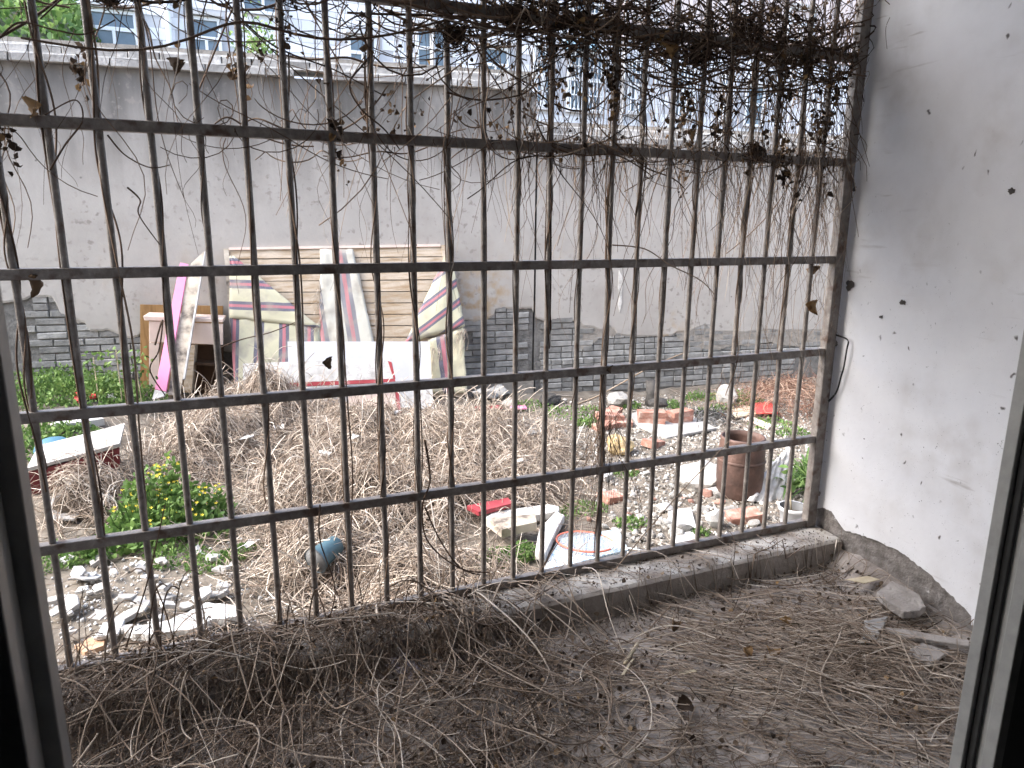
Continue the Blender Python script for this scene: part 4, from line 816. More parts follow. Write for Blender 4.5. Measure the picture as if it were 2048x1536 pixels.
# teal vase-like bottle in the stems
def on_heap(x, y, lift):
    d_ = ray(x, y); t_ = 1.5
    for _ in range(120): Q_ = CAM+d_*t_; t_ += float(Q_[2]-heap_z(np.array(Q_[0]), np.array(Q_[1]))-lift)*.5
    return CAM+d_*t_
P = on_heap(630, 1122, .065); Q = on_y(676, 1086, P[1]+.09); d = Q-P; Lh = np.linalg.norm(d); d /= Lh
tb = tag(empty('plastic_container', P), 'teal plastic container lying open in the dry stems near the curb', 'container')
MB().tube([d*t*Lh for t in (0, .03, .35, .7, .92, 1.0)], [.062, .06, .053, .047, .045, .03], 18, False).build('body', M_TEAL, tb, True)
MB().tube([d*t*Lh for t in (.0, .02)], [.066, .066], 18, False).tube([d*.015*Lh, d*.02*Lh], [.064, .064], 18).build('rim', M_POTIN, tb, True)
MB().tube([d*.99*Lh, d*1.01*Lh], [.03, .029], 14).build('end_cap', M_TEAL, tb, True)
# thin scatter of stems over the rest of the yard
P, R = lying(2300, lambda n: pick(n, -1.2, 5.5, .15, 4.4, lambda x, y: .25+.5*np.exp(-((x-2.2)**2)/1.2)+.6*np.exp(-((x+.05)**2/.3+(y-1.2)**2/.5))), ground, (.08, .45), (.0011, .0026), 9, .7, .014, 0)
tag(strands('scattered_stems', P, R, M_STRAW, 3, np.clip(RNG.normal(.55, .25, len(P)), 0, 1)), 'loose dry stems scattered over the bare yard', 'stems', kind='stuff')
# russet brush at the right end of the wall
c = gp(1600, 838)
def brush(n): return np.column_stack([RNG.normal(c[0]+.25, .42, n), RNG.normal(c[1]+.35, .38, n)])
P, R = lying(900, brush, lambda x, y: ground(x, y)+.30*np.exp(-((x-c[0]-.3)**2+(y-c[1]-.4)**2)/.35), (.15, .6), (.0015, .0042), 9, .6, .05, .16)
tag(strands('brush_pile', P, R, M_REDBRUSH, 3), 'russet brown brushwood pile at the right end of the low wall', 'brush', kind='stuff')
c2 = gp(1412, 845)
P, R = lying(380, lambda n: np.column_stack([RNG.normal(c2[0]+.1, .16, n), RNG.normal(c2[1]+.1, .17, n)]), lambda x, y: ground(x, y)+.07*np.exp(-((x-c2[0]-.1)**2+(y-c2[1]-.1)**2)/.05), (.05, .2), (.002, .006), 6, .4, .02, .05)
tag(strands('ash_pile', P, R, M_ASH, 4), 'heap of black and grey ash right of the stacked bricks', 'ash', kind='stuff')
def weeds(name, label, spots, lsize, m_=None, stem=True, kind='stuff'):
    """low leafy ground cover, spots = (pixel x, pixel y, radius m, height m, number)"""
    C = []; T = []
    for (x, y, r, h, k) in spots:
        P = gp(x, y); a = RNG.uniform(0, 6.28, k); rr = r*np.sqrt(RNG.random(k)); X = P[0]+rr*np.cos(a); Y = P[1]+rr*np.sin(a)*.8
        clump = .5+.5*np.sin(X*23+Y*9)*np.sin(Y*19-X*7); Z = ground(X, Y)+h*RNG.random(k)**.8*(1-(rr/r)**2*.75)*(.45+.55*clump); C.append(np.column_stack([X, Y, Z])); T.append(np.clip(RNG.normal(.5, .2, k)+.25*(clump-.5), 0, 1))
    C = np.concatenate(C); T = np.concatenate(T)
    o = leaves(name, C, RNG.uniform(.6, 1.2, len(C))*lsize, m_ or M_LEAF, np.array([0, -.2, .9]), T); return tag(o, label, 'weeds', kind=kind)
weeds('weed_cover', 'green weeds along the foot of the tall wall at far left', [(60, 800, .5, .20, 1500), (150, 790, .5, .20, 1500), (235, 790, .38, .20, 1200), (100, 775, .6, .22, 1200), (70, 890, .35, .18, 900), (140, 880, .28, .14, 500), (265, 815, .2, .12, 300)], .035)
weeds('weed_cover', 'green weeds below the flowering plant near the curb', [(120, 1125, .17, .13, 800), (165, 1120, .12, .10, 400), (430, 1130, .14, .06, 420), (480, 1110, .10, .07, 250), (350, 1118, .16, .08, 420)], .02)
weeds('weed_cover', 'bright green weeds around the painted timber block', [(1010, 1122, .13, .10, 900), (1045, 1112, .11, .10, 700), (985, 1128, .10, .08, 400), (1120, 1030, .12, .05, 350), (1170, 1020, .14, .05, 420)], .017)
weeds('weed_cover', 'patchy green weeds at the foot of the low wall', [(1260, 815, .12, .08, 180), (1345, 815, .14, .10, 220), (1400, 800, .2, .12, 350), (1480, 808, .25, .16, 500), (1430, 825, .2, .08, 240), (1150, 828, .3, .06, 260), (1060, 815, .25, .07, 220), (1180, 850, .15, .10, 260), (1260, 1050, .1, .04, 130), (1250, 950, .1, .04, 90), (720, 828, .15, .10, 260), (860, 850, .12, .05, 90), (800, 850, .2, .05, 100), (1540, 850, .2, .08, 200), (1585, 870, .16, .08, 160), (1400, 1070, .05, .04, 80)], .028)
# flowering plant
P = gp(310, 1090); fp = tag(empty('flowering_plant', P), 'leafy plant with small yellow flowers in front of the heap', 'plant')
C = []; T = []
for (dx, dy, r, h, k) in ((0, 0, .16, .20, 420), (.17, .1, .13, .30, 420), (-.12, .16, .13, .18, 300), (.0, .3, .14, .36, 420), (.26, -.02, .12, .14, 200), (-.20, .0, .13, .10, 240), (.10, .24, .10, .42, 260), (-.08, .32, .10, .30, 220), (.30, .2, .10, .22, 200)):
    a = RNG.uniform(0, 6.28, k); rr = r*np.sqrt(RNG.random(k)); f = RNG.random(k)**.8; C.append(np.column_stack([dx+rr*np.cos(a), dy+rr*np.sin(a), h*f*(1-.6*(rr/r)**2)])); T.append(np.clip(RNG.normal(.42, .2, k), 0, 1))
C = np.concatenate(C); leaves('foliage', C, RNG.uniform(.7, 1.3, len(C))*.036, M_LEAF, np.array([0, -.2, .7]), np.concatenate(T), fp, aspect=.6)
topc = C[(C[:, 2] > np.quantile(C[:, 2], .62))]; sel = topc[RNG.choice(len(topc), 110, False)]+np.array([0, -.01, .025])
fl = []
for q in sel:
    mb = MB(); n_ = 5; V = [q]; 
    for i in range(10): a = 6.283*i/10; r_ = .011 if i % 2 == 0 else .005; V.append(q+np.array([r_*math.cos(a), r_*math.sin(a)*.7-.003, .004+.5*r_*math.sin(a)])); 
    fl.append(np.array(V))
V = np.concatenate(fl); k = (np.arange(len(fl))*11)[:, None]; Fq = np.concatenate([k+np.array([0, i, i % 10+1]) for i in range(1, 11)], 0)
fo = fast_mesh('yellow_flowers', V, Fq, M_YELLOW, None, fp, False, 3); fo['kind'] = 'stuff'
mb = MB()
for _ in range(40): a = random.uniform(0, 6.28); r_ = random.uniform(.02, .2); mb.tube([(r_*.5*math.cos(a), .12+r_*.5*math.sin(a), -.02), (r_*math.cos(a), .12+r_*math.sin(a), .12), (r_*1.2*math.cos(a), .12+r_*1.2*math.sin(a), .24)], [.003, .0025, .0015], 4, False)
mb.build('stems', M_LEAF, fp)
# slender weed with three upright stems by the wall
P = gp(228, 812); sw = tag(empty('tall_weed', P), 'tall thin weed beside the brown veneer board', 'plant')
C = np.concatenate([np.column_stack([RNG.normal(dx, .05, 45), RNG.normal(0, .05, 45), RNG.uniform(.1, .45, 45)]) for dx in (-.1, .06, .2)]); leaves('foliage', C, .045, M_LEAF, np.array([0, 0, .4]), None, sw)
MB().tube([(-.1, 0, -.05), (-.1, 0, .4)], .004, 5).tube([(.06, 0, -.05), (.06, 0, .45)], .004, 5).tube([(.2, 0, -.05), (.18, 0, .4)], .004, 5).build('stem', M_BAMBOO, sw)
# scraps of white paper on the heap
for i, (x, y, w, lab) in enumerate(((797, 832, .07, 'folded white paper scrap standing before the white boards'), (712, 880, .05, 'crumpled white paper on the middle of the heap'), (492, 884, .06, 'white plastic scrap on the left slope of the heap'), (708, 892, .03, 'tiny white paper ball beside the crumpled paper'), (500, 1100, .06, 'pale grey paper at the lower edge of the heap'), (398, 1112, .045, 'small white scrap right of the flowering plant'), (650, 915, .05, 'grey paper scrap low on the heap'), (560, 862, .055, 'pale torn plastic high on the heap'), (290, 1140, .05, 'flat pale stone between weeds and foam chips'), (1040, 930, .05, 'white crumpled paper right of the heap'))):
    d = ray(x, y); t = 1.5
    for _ in range(80): Q = CAM+d*t; t += float(Q[2]-heap_z(np.array(Q[0]), np.array(Q[1])))*.6
    Q = CAM+d*t; rs = random.Random(i); V = [(w*(u-.5)*1.6+rs.uniform(-.15, .15)*w, w*(v-.5)+rs.uniform(-.15, .15)*w, rs.uniform(0, .7)*w) for u in (0, .5, 1) for v in (0, .5, 1)]
    o = pyd('paper_scrap', V, [(a*3+b, a*3+b+1, a*3+b+4, a*3+b+3) for a in range(2) for b in range(2)], M_FOAM, None, False, tuple(Q+np.array([0, 0, .012])), (0, 0, rs.uniform(0, 6))); md = o.modifiers.new('s', 'SOLIDIFY'); md.thickness = .002; tag(o, lab, 'paper')
# ---- vines on the grille ----------------------------------------------------------------------
def vine_density(x): return .16+.25*S((x-.2)/.5)+.75*S((x-.9)/.7)+.5*S((x-1.7)/.3)
def hang(n, z0, z1, ln, rr, dens, yoff=.02, curl=1.0, K=18):
    X0 = pick(n, -1.0, 2.64, 0, 1, lambda x, y: dens(x))[:, 0]; Z0 = z0+(z1-z0)*RNG.random(n); L_ = ln[0]+(ln[1]-ln[0])*RNG.random(n)**2
    t = np.linspace(0, 1, K); f1, f2 = RNG.uniform(1, 5, n), RNG.uniform(1, 5, n); p1, p2 = RNG.uniform(0, 6.28, n), RNG.uniform(0, 6.28, n); amp = RNG.uniform(.005, .05, n)*curl*L_*1.6; dr = RNG.normal(0, .22, n)*L_; dy = RNG.normal(0, .08, n)*L_
    X = X0[:, None]+amp[:, None]*(np.sin(f1[:, None]*t*3+p1[:, None])-np.sin(p1)[:, None])+dr[:, None]*t; Y = RNG.normal(0, yoff, n)[:, None]+amp[:, None]*.7*(np.sin(f2[:, None]*t*3+p2[:, None])-np.sin(p2)[:, None])+dy[:, None]*t
    up = RNG.uniform(0, .10, n); Z = Z0[:, None]+up[:, None]*np.sin(t*3.14)*(RNG.random(n) < .4)[:, None]-L_[:, None]*t**1.15
    X = np.minimum(X, 2.675)
    return np.stack([X, Y, Z], -1), (rr[0]+(rr[1]-rr[0])*RNG.random(n)**2)[:, None]*(1-.6*t[None])
tn = tag(empty('vine_tangle', (1.3, 0, 1.9)), 'thick tangle of dead vines hanging from the top rails of the grille', 'vines', kind='stuff')
P, R = hang(620, 1.88, 2.35, (.12, .85), (.0010, .0032), vine_density, .03, .8)
under(strands('hanging_stems', P, R, M_VINE, 3, np.clip(RNG.normal(.45, .28, len(P)), 0, 1)), tn)
sel = RNG.choice(len(P), 34, False); CH = np.concatenate([P[i, np.clip(RNG.normal(RNG.uniform(5, 15), 1.6, RNG.integers(6, 24)).astype(int), 1, 17)] for i in sel]); CH = CH+RNG.normal(0, .008, CH.shape)*np.array([1, 1, 1.6])
under(leaves('strung_leaves', CH, RNG.uniform(.010, .026, len(CH)), M_DEADLEAF, np.array([0, 0, -.7]), RNG.random(len(CH))**2.2, cup=.8, aspect=.7), tn)
P, R = hang(240, 1.53, 1.60, (.08, .62), (.0009, .0026), lambda x: vine_density(x)**1.3)
under(strands('hanging_stems', P, R, M_VINE, 3, np.clip(RNG.normal(.55, .28, len(P)), 0, 1)), tn)
P, R = hang(330, 1.68, 2.0, (.18, .5), (.0010, .0028), lambda x: .15+S((x-1.15)/.5)*.6+.5*S((x-1.8)/.3), .035, 1.2)
under(strands('hanging_stems', P, R, M_VINE, 3, np.clip(RNG.normal(.5, .27, len(P)), 0, 1)), tn)
sel = RNG.choice(len(P), 34, False); CH = np.concatenate([P[i, np.clip(RNG.normal(RNG.uniform(5, 15), 2.2, RNG.integers(8, 30)).astype(int), 1, 17)] for i in sel]); CH = CH+RNG.normal(0, .009, CH.shape)*np.array([1, 1, 1.6])
under(leaves('strung_leaves', CH, RNG.uniform(.010, .028, len(CH)), M_DEADLEAF, np.array([0, 0, -.7]), RNG.random(len(CH))**1.8, cup=.8, aspect=.7), tn)
# root-like stems at the right, hanging lower
P, R = hang(130, 1.45, 1.6, (.3, .95), (.0008, .0016), lambda x: S((x-1.9)/.2)*.5+S((x-2.5)/.05))
under(strands('hanging_roots', P, R, M_VINE, 3, np.clip(RNG.normal(.72, .2, len(P)), 0, 1)), tn)
# stems running along and across the rails
def along(n, zc, zs, ln, rr, dens, K=22, rise=.25):
    X0 = pick(n, -1.0, 2.6, 0, 1, lambda x, y: dens(x))[:, 0]; L_ = RNG.uniform(*ln, n); t = np.linspace(-.5, .5, K); sl = RNG.normal(0, rise, n); f1 = RNG.uniform(2, 7, n); p1 = RNG.uniform(0, 6.28, n); am = RNG.uniform(.005, .05, n)
    X = X0[:, None]+L_[:, None]*t+am[:, None]*np.cos(f1[:, None]*t*2+p1[:, None]); Z = zc+RNG.normal(0, zs, n)[:, None]+sl[:, None]*L_[:, None]*t+am[:, None]*np.sin(f1[:, None]*t*2+p1[:, None])-.15*L_[:, None]*(1-4*t*t)*(RNG.random(n) < .5)[:, None]*.5; Y = RNG.normal(0, .022, n)[:, None]+.02*np.sin(f1[:, None]*t*3)
    X = np.minimum(X, 2.672); return np.stack([X, Y, Z], -1), (rr[0]+(rr[1]-rr[0])*RNG.random(n)**2)[:, None]*(1-.3*np.abs(t)*2)
P, R = along(210, 1.935, .035, (.2, .9), (.0014, .0044), vine_density)
under(strands('creeping_stems', P, R, M_VINE, 4, np.clip(RNG.normal(.35, .22, len(P)), 0, 1)), tn)
P, R = along(150, 2.0, .18, (.3, 1.1), (.0012, .0038), vine_density, rise=.6)
under(strands('creeping_stems', P, R, M_VINE, 4, np.clip(RNG.normal(.4, .22, len(P)), 0, 1)), tn)
P, R = along(50, 1.575, .03, (.15, .5), (.0012, .0028), lambda x: .2+vine_density(x))
under(strands('creeping_stems', P, R, M_VINE, 4, np.clip(RNG.normal(.5, .25, len(P)), 0, 1)), tn)
# dead leaves and seed heads caught in the tangle
n = 1000; X = pick(n, -1, 2.65, 0, 1, lambda x, y: vine_density(x))[:, 0]; Z = 1.93+RNG.normal(0, .11, n)*np.where(RNG.random(n) < .5, .5, 1.3)
cl = RNG.integers(0, 90, n); cx = RNG.uniform(-.9, 2.62, 90); cx = np.where(RNG.random(90) < .6, RNG.uniform(.8, 2.62, 90), cx); cz = RNG.uniform(1.55, 2.15, 90); m_ = RNG.random(n) < .55
X = np.where(m_, cx[cl]+RNG.normal(0, .016, n), X); Z = np.where(m_, cz[cl]+RNG.normal(0, .035, n), Z)
under(leaves('dead_leaves', np.column_stack([np.minimum(X, 2.66), RNG.normal(0, .025, n), Z]), RNG.uniform(.008, .022, n), M_DEADLEAF, np.array([0, 0, -.4]), RNG.random(n)**1.8, cup=.6, aspect=.8), tn)
# dense knots: nest-like clumps
for i, (x, y, r, lab) in enumerate(((1490, 62, .055, 'dense dark nest of stems on the top visible rail'), (1508, 305, .035, 'dark knot of stems on the second rail near the white wall'), (1395, 110, .05, 'dark clump of dead leaves below the top visible rail'), (905, 70, .04, 'dark knot of stems around a bar at picture centre top'), (1030, 35, .04, 'dark clump of stems on the top rail right of centre'), (214, -14, .035, 'brown clump of stems at the top left of the grille'))):
    P0 = on_y(x, y, -.005); k = 95; a = RNG.uniform(0, 6.28, k); tt = np.linspace(0, 1, 9); u = RNG.normal(size=(k, 3)); u /= np.linalg.norm(u, axis=1, keepdims=True); v = np.cross(u, RNG.normal(size=(k, 3))); v /= np.linalg.norm(v, axis=1, keepdims=True)
    rr = r*RNG.uniform(.2, 1.6, k)*RNG.uniform(.6, 1, k); sp = RNG.uniform(1.5, 5, k); Pn = rr[:, None, None]*(u[:, None]*np.cos(sp[:, None, None]*tt[None, :, None])+v[:, None]*np.sin(sp[:, None, None]*tt[None, :, None]))*np.array([1.2, .55, .9])
    o = strands('stem_knot', Pn, RNG.uniform(.0009, .002, k), M_VINE, 3, RNG.random(k)**1.6*.8); o.location = P0; tag(o, lab, 'stem knot')
# vines twining round single bars
tw_lab = 'dead vine twining round the grille bar'
names = {}
def twine(i, z0, z1, k, rr, seed, label):
    rs = np.random.default_rng(seed); x = i*SP; K = int(26+(z1-z0)*46); t = np.linspace(0, 1, K); PP = []; RR = []
    for q in range(k):
        pitch = rs.uniform(.3, 1.1); p = rs.uniform(0, 6.28); s_ = rs.choice([-1, 1]); a = z0+rs.uniform(0, .25)*(z1-z0); b = z1-rs.uniform(0, .2)*(z1-z0); z = a+(b-a)*t
        an = s_*2*np.pi*(z-a)/pitch+1.2*np.sin(z*4.1+p)+p; r_ = .0088+rr*.6+.008*np.abs(np.sin(z*2.3+p*2))**13*rs.uniform(.0, 1.3); PP.append(np.stack([x+r_*np.cos(an), r_*np.sin(an), z], -1)); RR.append(np.full(K, rr*rs.uniform(.6, 1.1)))
    P = np.array(PP); org = np.array([x, 0, z0]); o = strands('twining_vine', P-org, np.array(RR), M_VINE, 4, rs.random(k)*.75+.1); o.location = org
    return tag(o, label, 'vine', 'dead vines twining round the grille bars')
ordn = ['first', 'second', 'third', 'fourth', 'fifth', 'sixth', 'seventh', 'eighth', 'ninth', 'tenth', 'eleventh', 'twelfth', 'thirteenth', 'fourteenth', 'fifteenth', 'sixteenth', 'seventeenth', 'eighteenth', 'nineteenth', 'twentieth', 'twenty-first', 'twenty-second', 'twenty-third', 'twenty-fourth']
heavy = {15: (5, .0026), 13: (3, .0022), 10: (3, .0026), 19: (4, .0022), 20: (4, .0022), 7: (2, .0024), 6: (2, .0024), 8: (3, .0024), 9: (3, .0024), 0: (3, .003), 1: (2, .003), 2: (2, .0026), 16: (3, .002), 17: (3, .002), 22: (3, .002), 21: (3, .002), 18: (2, .002)}
for i in range(24):
    k, r_ = heavy.get(i, (1, .002)); zlo = .12 if i in (15, 8, 9, 10, 7, 1, 2, 6, 5, 3) else random.uniform(.4, 1.2)
    twine(i, zlo, 2.1, k, r_, i+40, 'dead vine twining round the %s grille bar from the left' % ordn[i])
# bundle of loose stems hanging beside the sixteenth bar down to the curb
P, R = hang(46, .62, .72, (.3, .58), (.0009, .0020), lambda x: (np.abs(x-1.67) < .05)*1.0, .012, .7)
o = strands('vine_bundle', P, R, M_VINE, 3, RNG.uniform(.15, .6, len(P))); tag(o, 'bundle of thin brown stems hanging from the lowest middle rail to the curb', 'vine')
# single long vines that cross the view
def curve3(pts, n=40):
    pts = np.array(pts, float); k = len(pts); out = []
    for t in np.linspace(0, k-1.0001, n):
        i = int(t); f = t-i; p = [pts[max(0, min(k-1, j))] for j in (i-1, i, i+1, i+2)]
        out.append(.5*((2*p[1])+(-p[0]+p[2])*f+(2*p[0]-5*p[1]+4*p[2]-p[3])*f*f+(-p[0]+3*p[1]-3*p[2]+p[3])*f**3))
    return np.array(out)
def loose(name, pxs, y, r, lab, tint=.3, m_=None, wob=.02):
    q = curve3([on_y(px_, py_, y+wob*math.sin(i*1.9)) for i, (px_, py_) in enumerate(pxs)], 8*len(pxs)); org = q[np.argmin(q[:, 2])]
    o = strands(name, (q-org)[None], np.linspace(r, r*.6, len(q))[None], m_ or M_VINE, 6, np.array([tint])); o.location = org; return tag(o, lab, 'vine')
loose('loose_vine', [(1080, 0), (1130, 40), (1180, 75), (1240, 130), (1290, 170), (1310, 240)], -.03, .004, 'thick vine slanting down across the top visible rail')
loose('loose_vine', [(895, 185), (960, 200), (1040, 190), (1080, 165), (1150, 150), (1200, 120)], -.02, .003, 'dark vine sagging between bars above the second rail')
loose('loose_vine', [(1075, 250), (1100, 290), (1160, 310), (1230, 310), (1280, 335), (1305, 355), (1290, 355)], -.03, .0028, 'vine looping below the second rail right of the wall corner')
loose('loose_vine', [(850, 880), (860, 960), (845, 1010), (850, 1070), (880, 1110), (930, 1140), (980, 1145)], -.02, .0035, 'dark vine dropping from the lowest middle rail to the curb')
loose('loose_vine', [(850, 1015), (880, 1080), (920, 1135), (960, 1150)], -.04, .003, 'short dark vine curving onto the curb left of centre')
loose('loose_vine', [(740, 40), (738, 110), (700, 165), (720, 215), (770, 260), (800, 300)], -.03, .003, 'dark vine bowing out between bars left of centre')
loose('loose_vine', [(430, 700), (480, 680), (540, 665), (590, 645)], .05, .0022, 'thin vine reaching across before the striped matting')
loose('loose_vine', [(310, 690), (325, 640), (318, 700), (300, 740), (330, 790)], -.02, .0025, 'crooked brown twig hanging over the broken desk', .4)
loose('loose_vine', [(0, 75), (40, 45), (110, 60), (170, 68), (230, 40)], -.03, .0026, 'vine arching over the leftmost bars at the top')
loose('loose_vine', [(100, 340), (130, 290), (165, 240), (150, 200), (90, 230)], -.03, .0024, 'vine looping round the second rail at far left')
loose('loose_vine', [(215, 270), (250, 310), (300, 335), (340, 330)], -.02, .0022, 'thin vine bowing under the second rail at left')
loose('loose_vine', [(255, 375), (280, 400), (278, 430), (320, 490)], -.02, .0024, 'short bent twig between the third and fourth bars')
loose('loose_vine', [(1225, 490), (1290, 498), (1340, 530), (1400, 560), (1430, 590)], -.02, .0026, 'pale vine slanting over the third rail at right', .8)
loose('loose_vine', [(1660, 100), (1690, 190), (1720, 270), (1742, 343)], -.06, .0016, 'single straight stem hanging before the white wall')
loose('loose_vine', [(1770, 0), (1785, 20), (1772, 55), (1774, 98)], -.09, .0014, 'short curly stem hanging at the top of the white wall')
loose('loose_vine', [(1150, 810), (1200, 790), (1300, 735), (1370, 705)], .06, .0030, 'pale straight stick slanting behind the fourth rail', .9)
# vines leaning from the curb through the lowest bars
for i, (pts, t_) in enumerate((([(1115, 1320), (1200, 1180), (1330, 1020), (1460, 880)], .8), ([(980, 1330), (1030, 1230), (1075, 1150), (1120, 1080)], .7), ([(640, 1010), (640, 1080), (670, 1180), (650, 1260)], .4), ([(250, 1300), (290, 1180), (310, 1100), (330, 1010)], .4), ([(560, 1180), (555, 1250), (545, 1330)], .4))):
    loose('loose_vine', pts, -.06, .0026, ('long pale stem rising from the floor past the speckled foam sheet', 'pale stem leaning on the bars beside the foam edging', 'brown stem climbing left of the teal container', 'brown stem climbing before the flowering plant', 'short brown stem standing on the curb at left')[i], t_)
def curled_leaf(name, loc, w, tint, seed, lab, down=True):
    rs = random.Random(seed); V = []; n = 8; k1, k2, tw = rs.uniform(.8, 2.2), rs.uniform(1.0, 2.6), rs.uniform(-1, 1); ph = rs.uniform(0, 6.28)
    for i in range(n+1):
        t = i/n; hw_ = w*.42*math.sin(math.pi*min(1, t*.92+.06))**.7*(1+.25*mnoise.noise(Vector((t*7, seed, 0))))
        for j in range(-3, 4):
            u = j/3; a = k2*u; x = hw_*math.sin(a)/max(k2, .1)*1.6; y = hw_*(1-math.cos(a))*.8+w*.3*math.sin(k1*t*1.6); z = w*(t-.0)*(1-.15*u*u)
            x += w*.10*mnoise.noise(Vector((i*.6, j*.7, seed))); y += w*.16*mnoise.noise(Vector((i*.6, j*.7, seed+9))); c_, s_ = math.cos(tw*t+ph), math.sin(tw*t+ph)
            V.append((x*c_-y*s_, x*s_+y*c_, -z) if down else (x, z, abs(y)+.004))
    Fq = np.array([(i*7+j, (i+1)*7+j, (i+1)*7+j+1, i*7+j+1) for i in range(n) for j in range(6)])
    o = fast_mesh(name, np.array(V), Fq, M_DEADLEAF, np.full(len(V), tint), None, True); o.location = loc; o.rotation_euler = (rs.uniform(-.3, .3), rs.uniform(-.5, .5), rs.uniform(0, 6.28) if not down else 0); return tag(o, lab, 'leaf')
# dead leaves hanging singly
for i, (x, y, w, lab) in enumerate(((665, 722, .036, 'single curled dead leaf hanging before the white boards'), (70, 565, .055, 'dry leaf hanging under the third rail at far left'), (1322, 100, .06, 'broad tan dead leaf hanging below the top rail'), (1390, 270, .04, 'tan curled leaf at the top right of the low wall'), (1640, 545, .05, 'brown leaf cluster beside the right post'), (1635, 615, .06, 'pale brown dead leaf at the right post above the fourth rail'), (1225, 738, .03, 'dark curled leaf on the fourth rail'), (332, 130, .05, 'brown dead leaf caught before the coping at left'), (45, 205, .05, 'pale crumpled leaf on the second rail at far left'), (1340, 75, .05, 'curled tan leaf on the top visible rail'))):
    curled_leaf('dead_leaf', on_y(x, y-w*250, -.025), w, (.25, .55, .95, .8, .6, .8, .15, .5, .85, .9)[i], i+1, lab)
# ---- litter on the balcony floor and curb ------------------------------------------------------
def bal_z(x, y):
    top = np.where(y > -.155, .104, floor_h(x, y)); near_ = S((y+.30)/.13)*(y < -.155)      # banked up against the curb
    return top+near_*(.045*(1-S((x-1.2)/1.0))+.06*(1-S((x-.9)/.5)))
def bal_mound(x, y): return bal_z(x, y)+(.055*np.exp(-((x-.75)**2+(y+.27)**2)/.10)+.04*np.exp(-((x-.25)**2+(y+.2)**2)/.12)+.035*np.exp(-((x-1.1)**2+(y+.42)**2)/.05)+.03*np.exp(-((x-2.25)**2+(y+.62)**2)/.06))
def lit_d(x, y): return np.clip((.85-.42*S((x-1.0)/.8)+.40*np.exp(-((x-2.2)**2+(y+.65)**2)/.08))*np.where(y > -.15, 1-.96*S((x-.9)/.7), 1)*np.where((y > -.29) & (x > 1.25) & (x < 2.45), .18, 1), .02, 1)
lt = tag(empty('floor_litter', (1, -.5, 0)), 'dense litter of brown dead vine stems covering the balcony floor', 'litter', kind='stuff')
P, R = lying(4800, lambda n: pick(n, -.7, 2.66, -1.22, .03, lit_d), bal_mound, (.10, .55), (.0009, .0027), 12, .6, .018, .025)
P[..., 0] = np.minimum(P[..., 0], 2.672)
under(strands('fine_stems', P, R, M_LITTER, 3, np.clip(RNG.normal(.45, .23, len(P)), 0, 1)), lt)
P, R = lying(330, lambda n: pick(n, -.6, 2.5, -1.15, -.02, lambda x, y: .3+.7*(1-S((x-.8)/.9))), lambda x, y: bal_mound(x, y)+.012, (.2, .8), (.0014, .0033), 22, .5, .03, .0)
P[..., 0] = np.minimum(P[..., 0], 2.672)
under(strands('long_stems', P, R, M_LITTER, 4, np.clip(RNG.normal(.62, .22, len(P)), 0, 1)), lt)
P, R = lying(5200, lambda n: pick(n, -.7, 2.66, -1.22, .03, lambda x, y: np.clip(lit_d(x, y)+.15, 0, 1)), bal_mound, (.02, .15), (.0006, .0015), 6, .5, .008, .012)
P[..., 0] = np.minimum(P[..., 0], 2.674); under(strands('short_bits', P, R, M_LITTER, 3, np.clip(RNG.normal(.36, .22, len(P)), 0, 1)), lt)
# fibrous tufts of roots and moss
tc_ = pick(75, -.5, 2.55, -1.15, -.03, lambda x, y: np.clip(lit_d(x, y)*.9+.25*np.exp(-((y+.25)/.12)**2), 0, 1)); PP = []
for (x, y) in tc_:
    k = 55; t = np.linspace(0, 1, 6); az = RNG.uniform(0, 6.28, k); ln = RNG.uniform(.015, .06, k); c0 = RNG.normal(0, .022, (k, 2)); up = RNG.uniform(.0, .9, k)
    X = x+c0[:, :1]+np.cos(az)[:, None]*ln[:, None]*t+.006*np.sin(t*5+az[:, None]*3); Y = y+c0[:, 1:]+np.sin(az)[:, None]*ln[:, None]*t+.006*np.cos(t*4+az[:, None]*5); PP.append(np.stack([X, Y, bal_mound(X, Y)+.003+up[:, None]*ln[:, None]*np.sin(t*2.4)*.6], -1))
PP = np.concatenate(PP); PP[..., 0] = np.minimum(PP[..., 0], 2.674); under(strands('root_tufts', PP, RNG.uniform(.0005, .0011, len(PP)), M_LITTER, 3, np.clip(RNG.normal(.28, .18, len(PP)), 0, 1)), lt)
# parallel sweep of stems at the right of the floor
def sweep(n): q = np.column_stack([RNG.normal(2.0, .30, n), RNG.normal(-.62, .22, n), RNG.normal(-.75, .22, n)]); return q[(q[:, 0] < 2.6)]
P, R = lying(800, sweep, lambda x, y: bal_mound(x, y)+.004, (.15, .6), (.0010, .0026), 12, .25, .012, .0); P[..., 0] = np.minimum(P[..., 0], 2.67)
under(strands('swept_stems', P, R, M_LITTER, 3, np.clip(RNG.normal(.6, .2, len(P)), 0, 1)), lt)
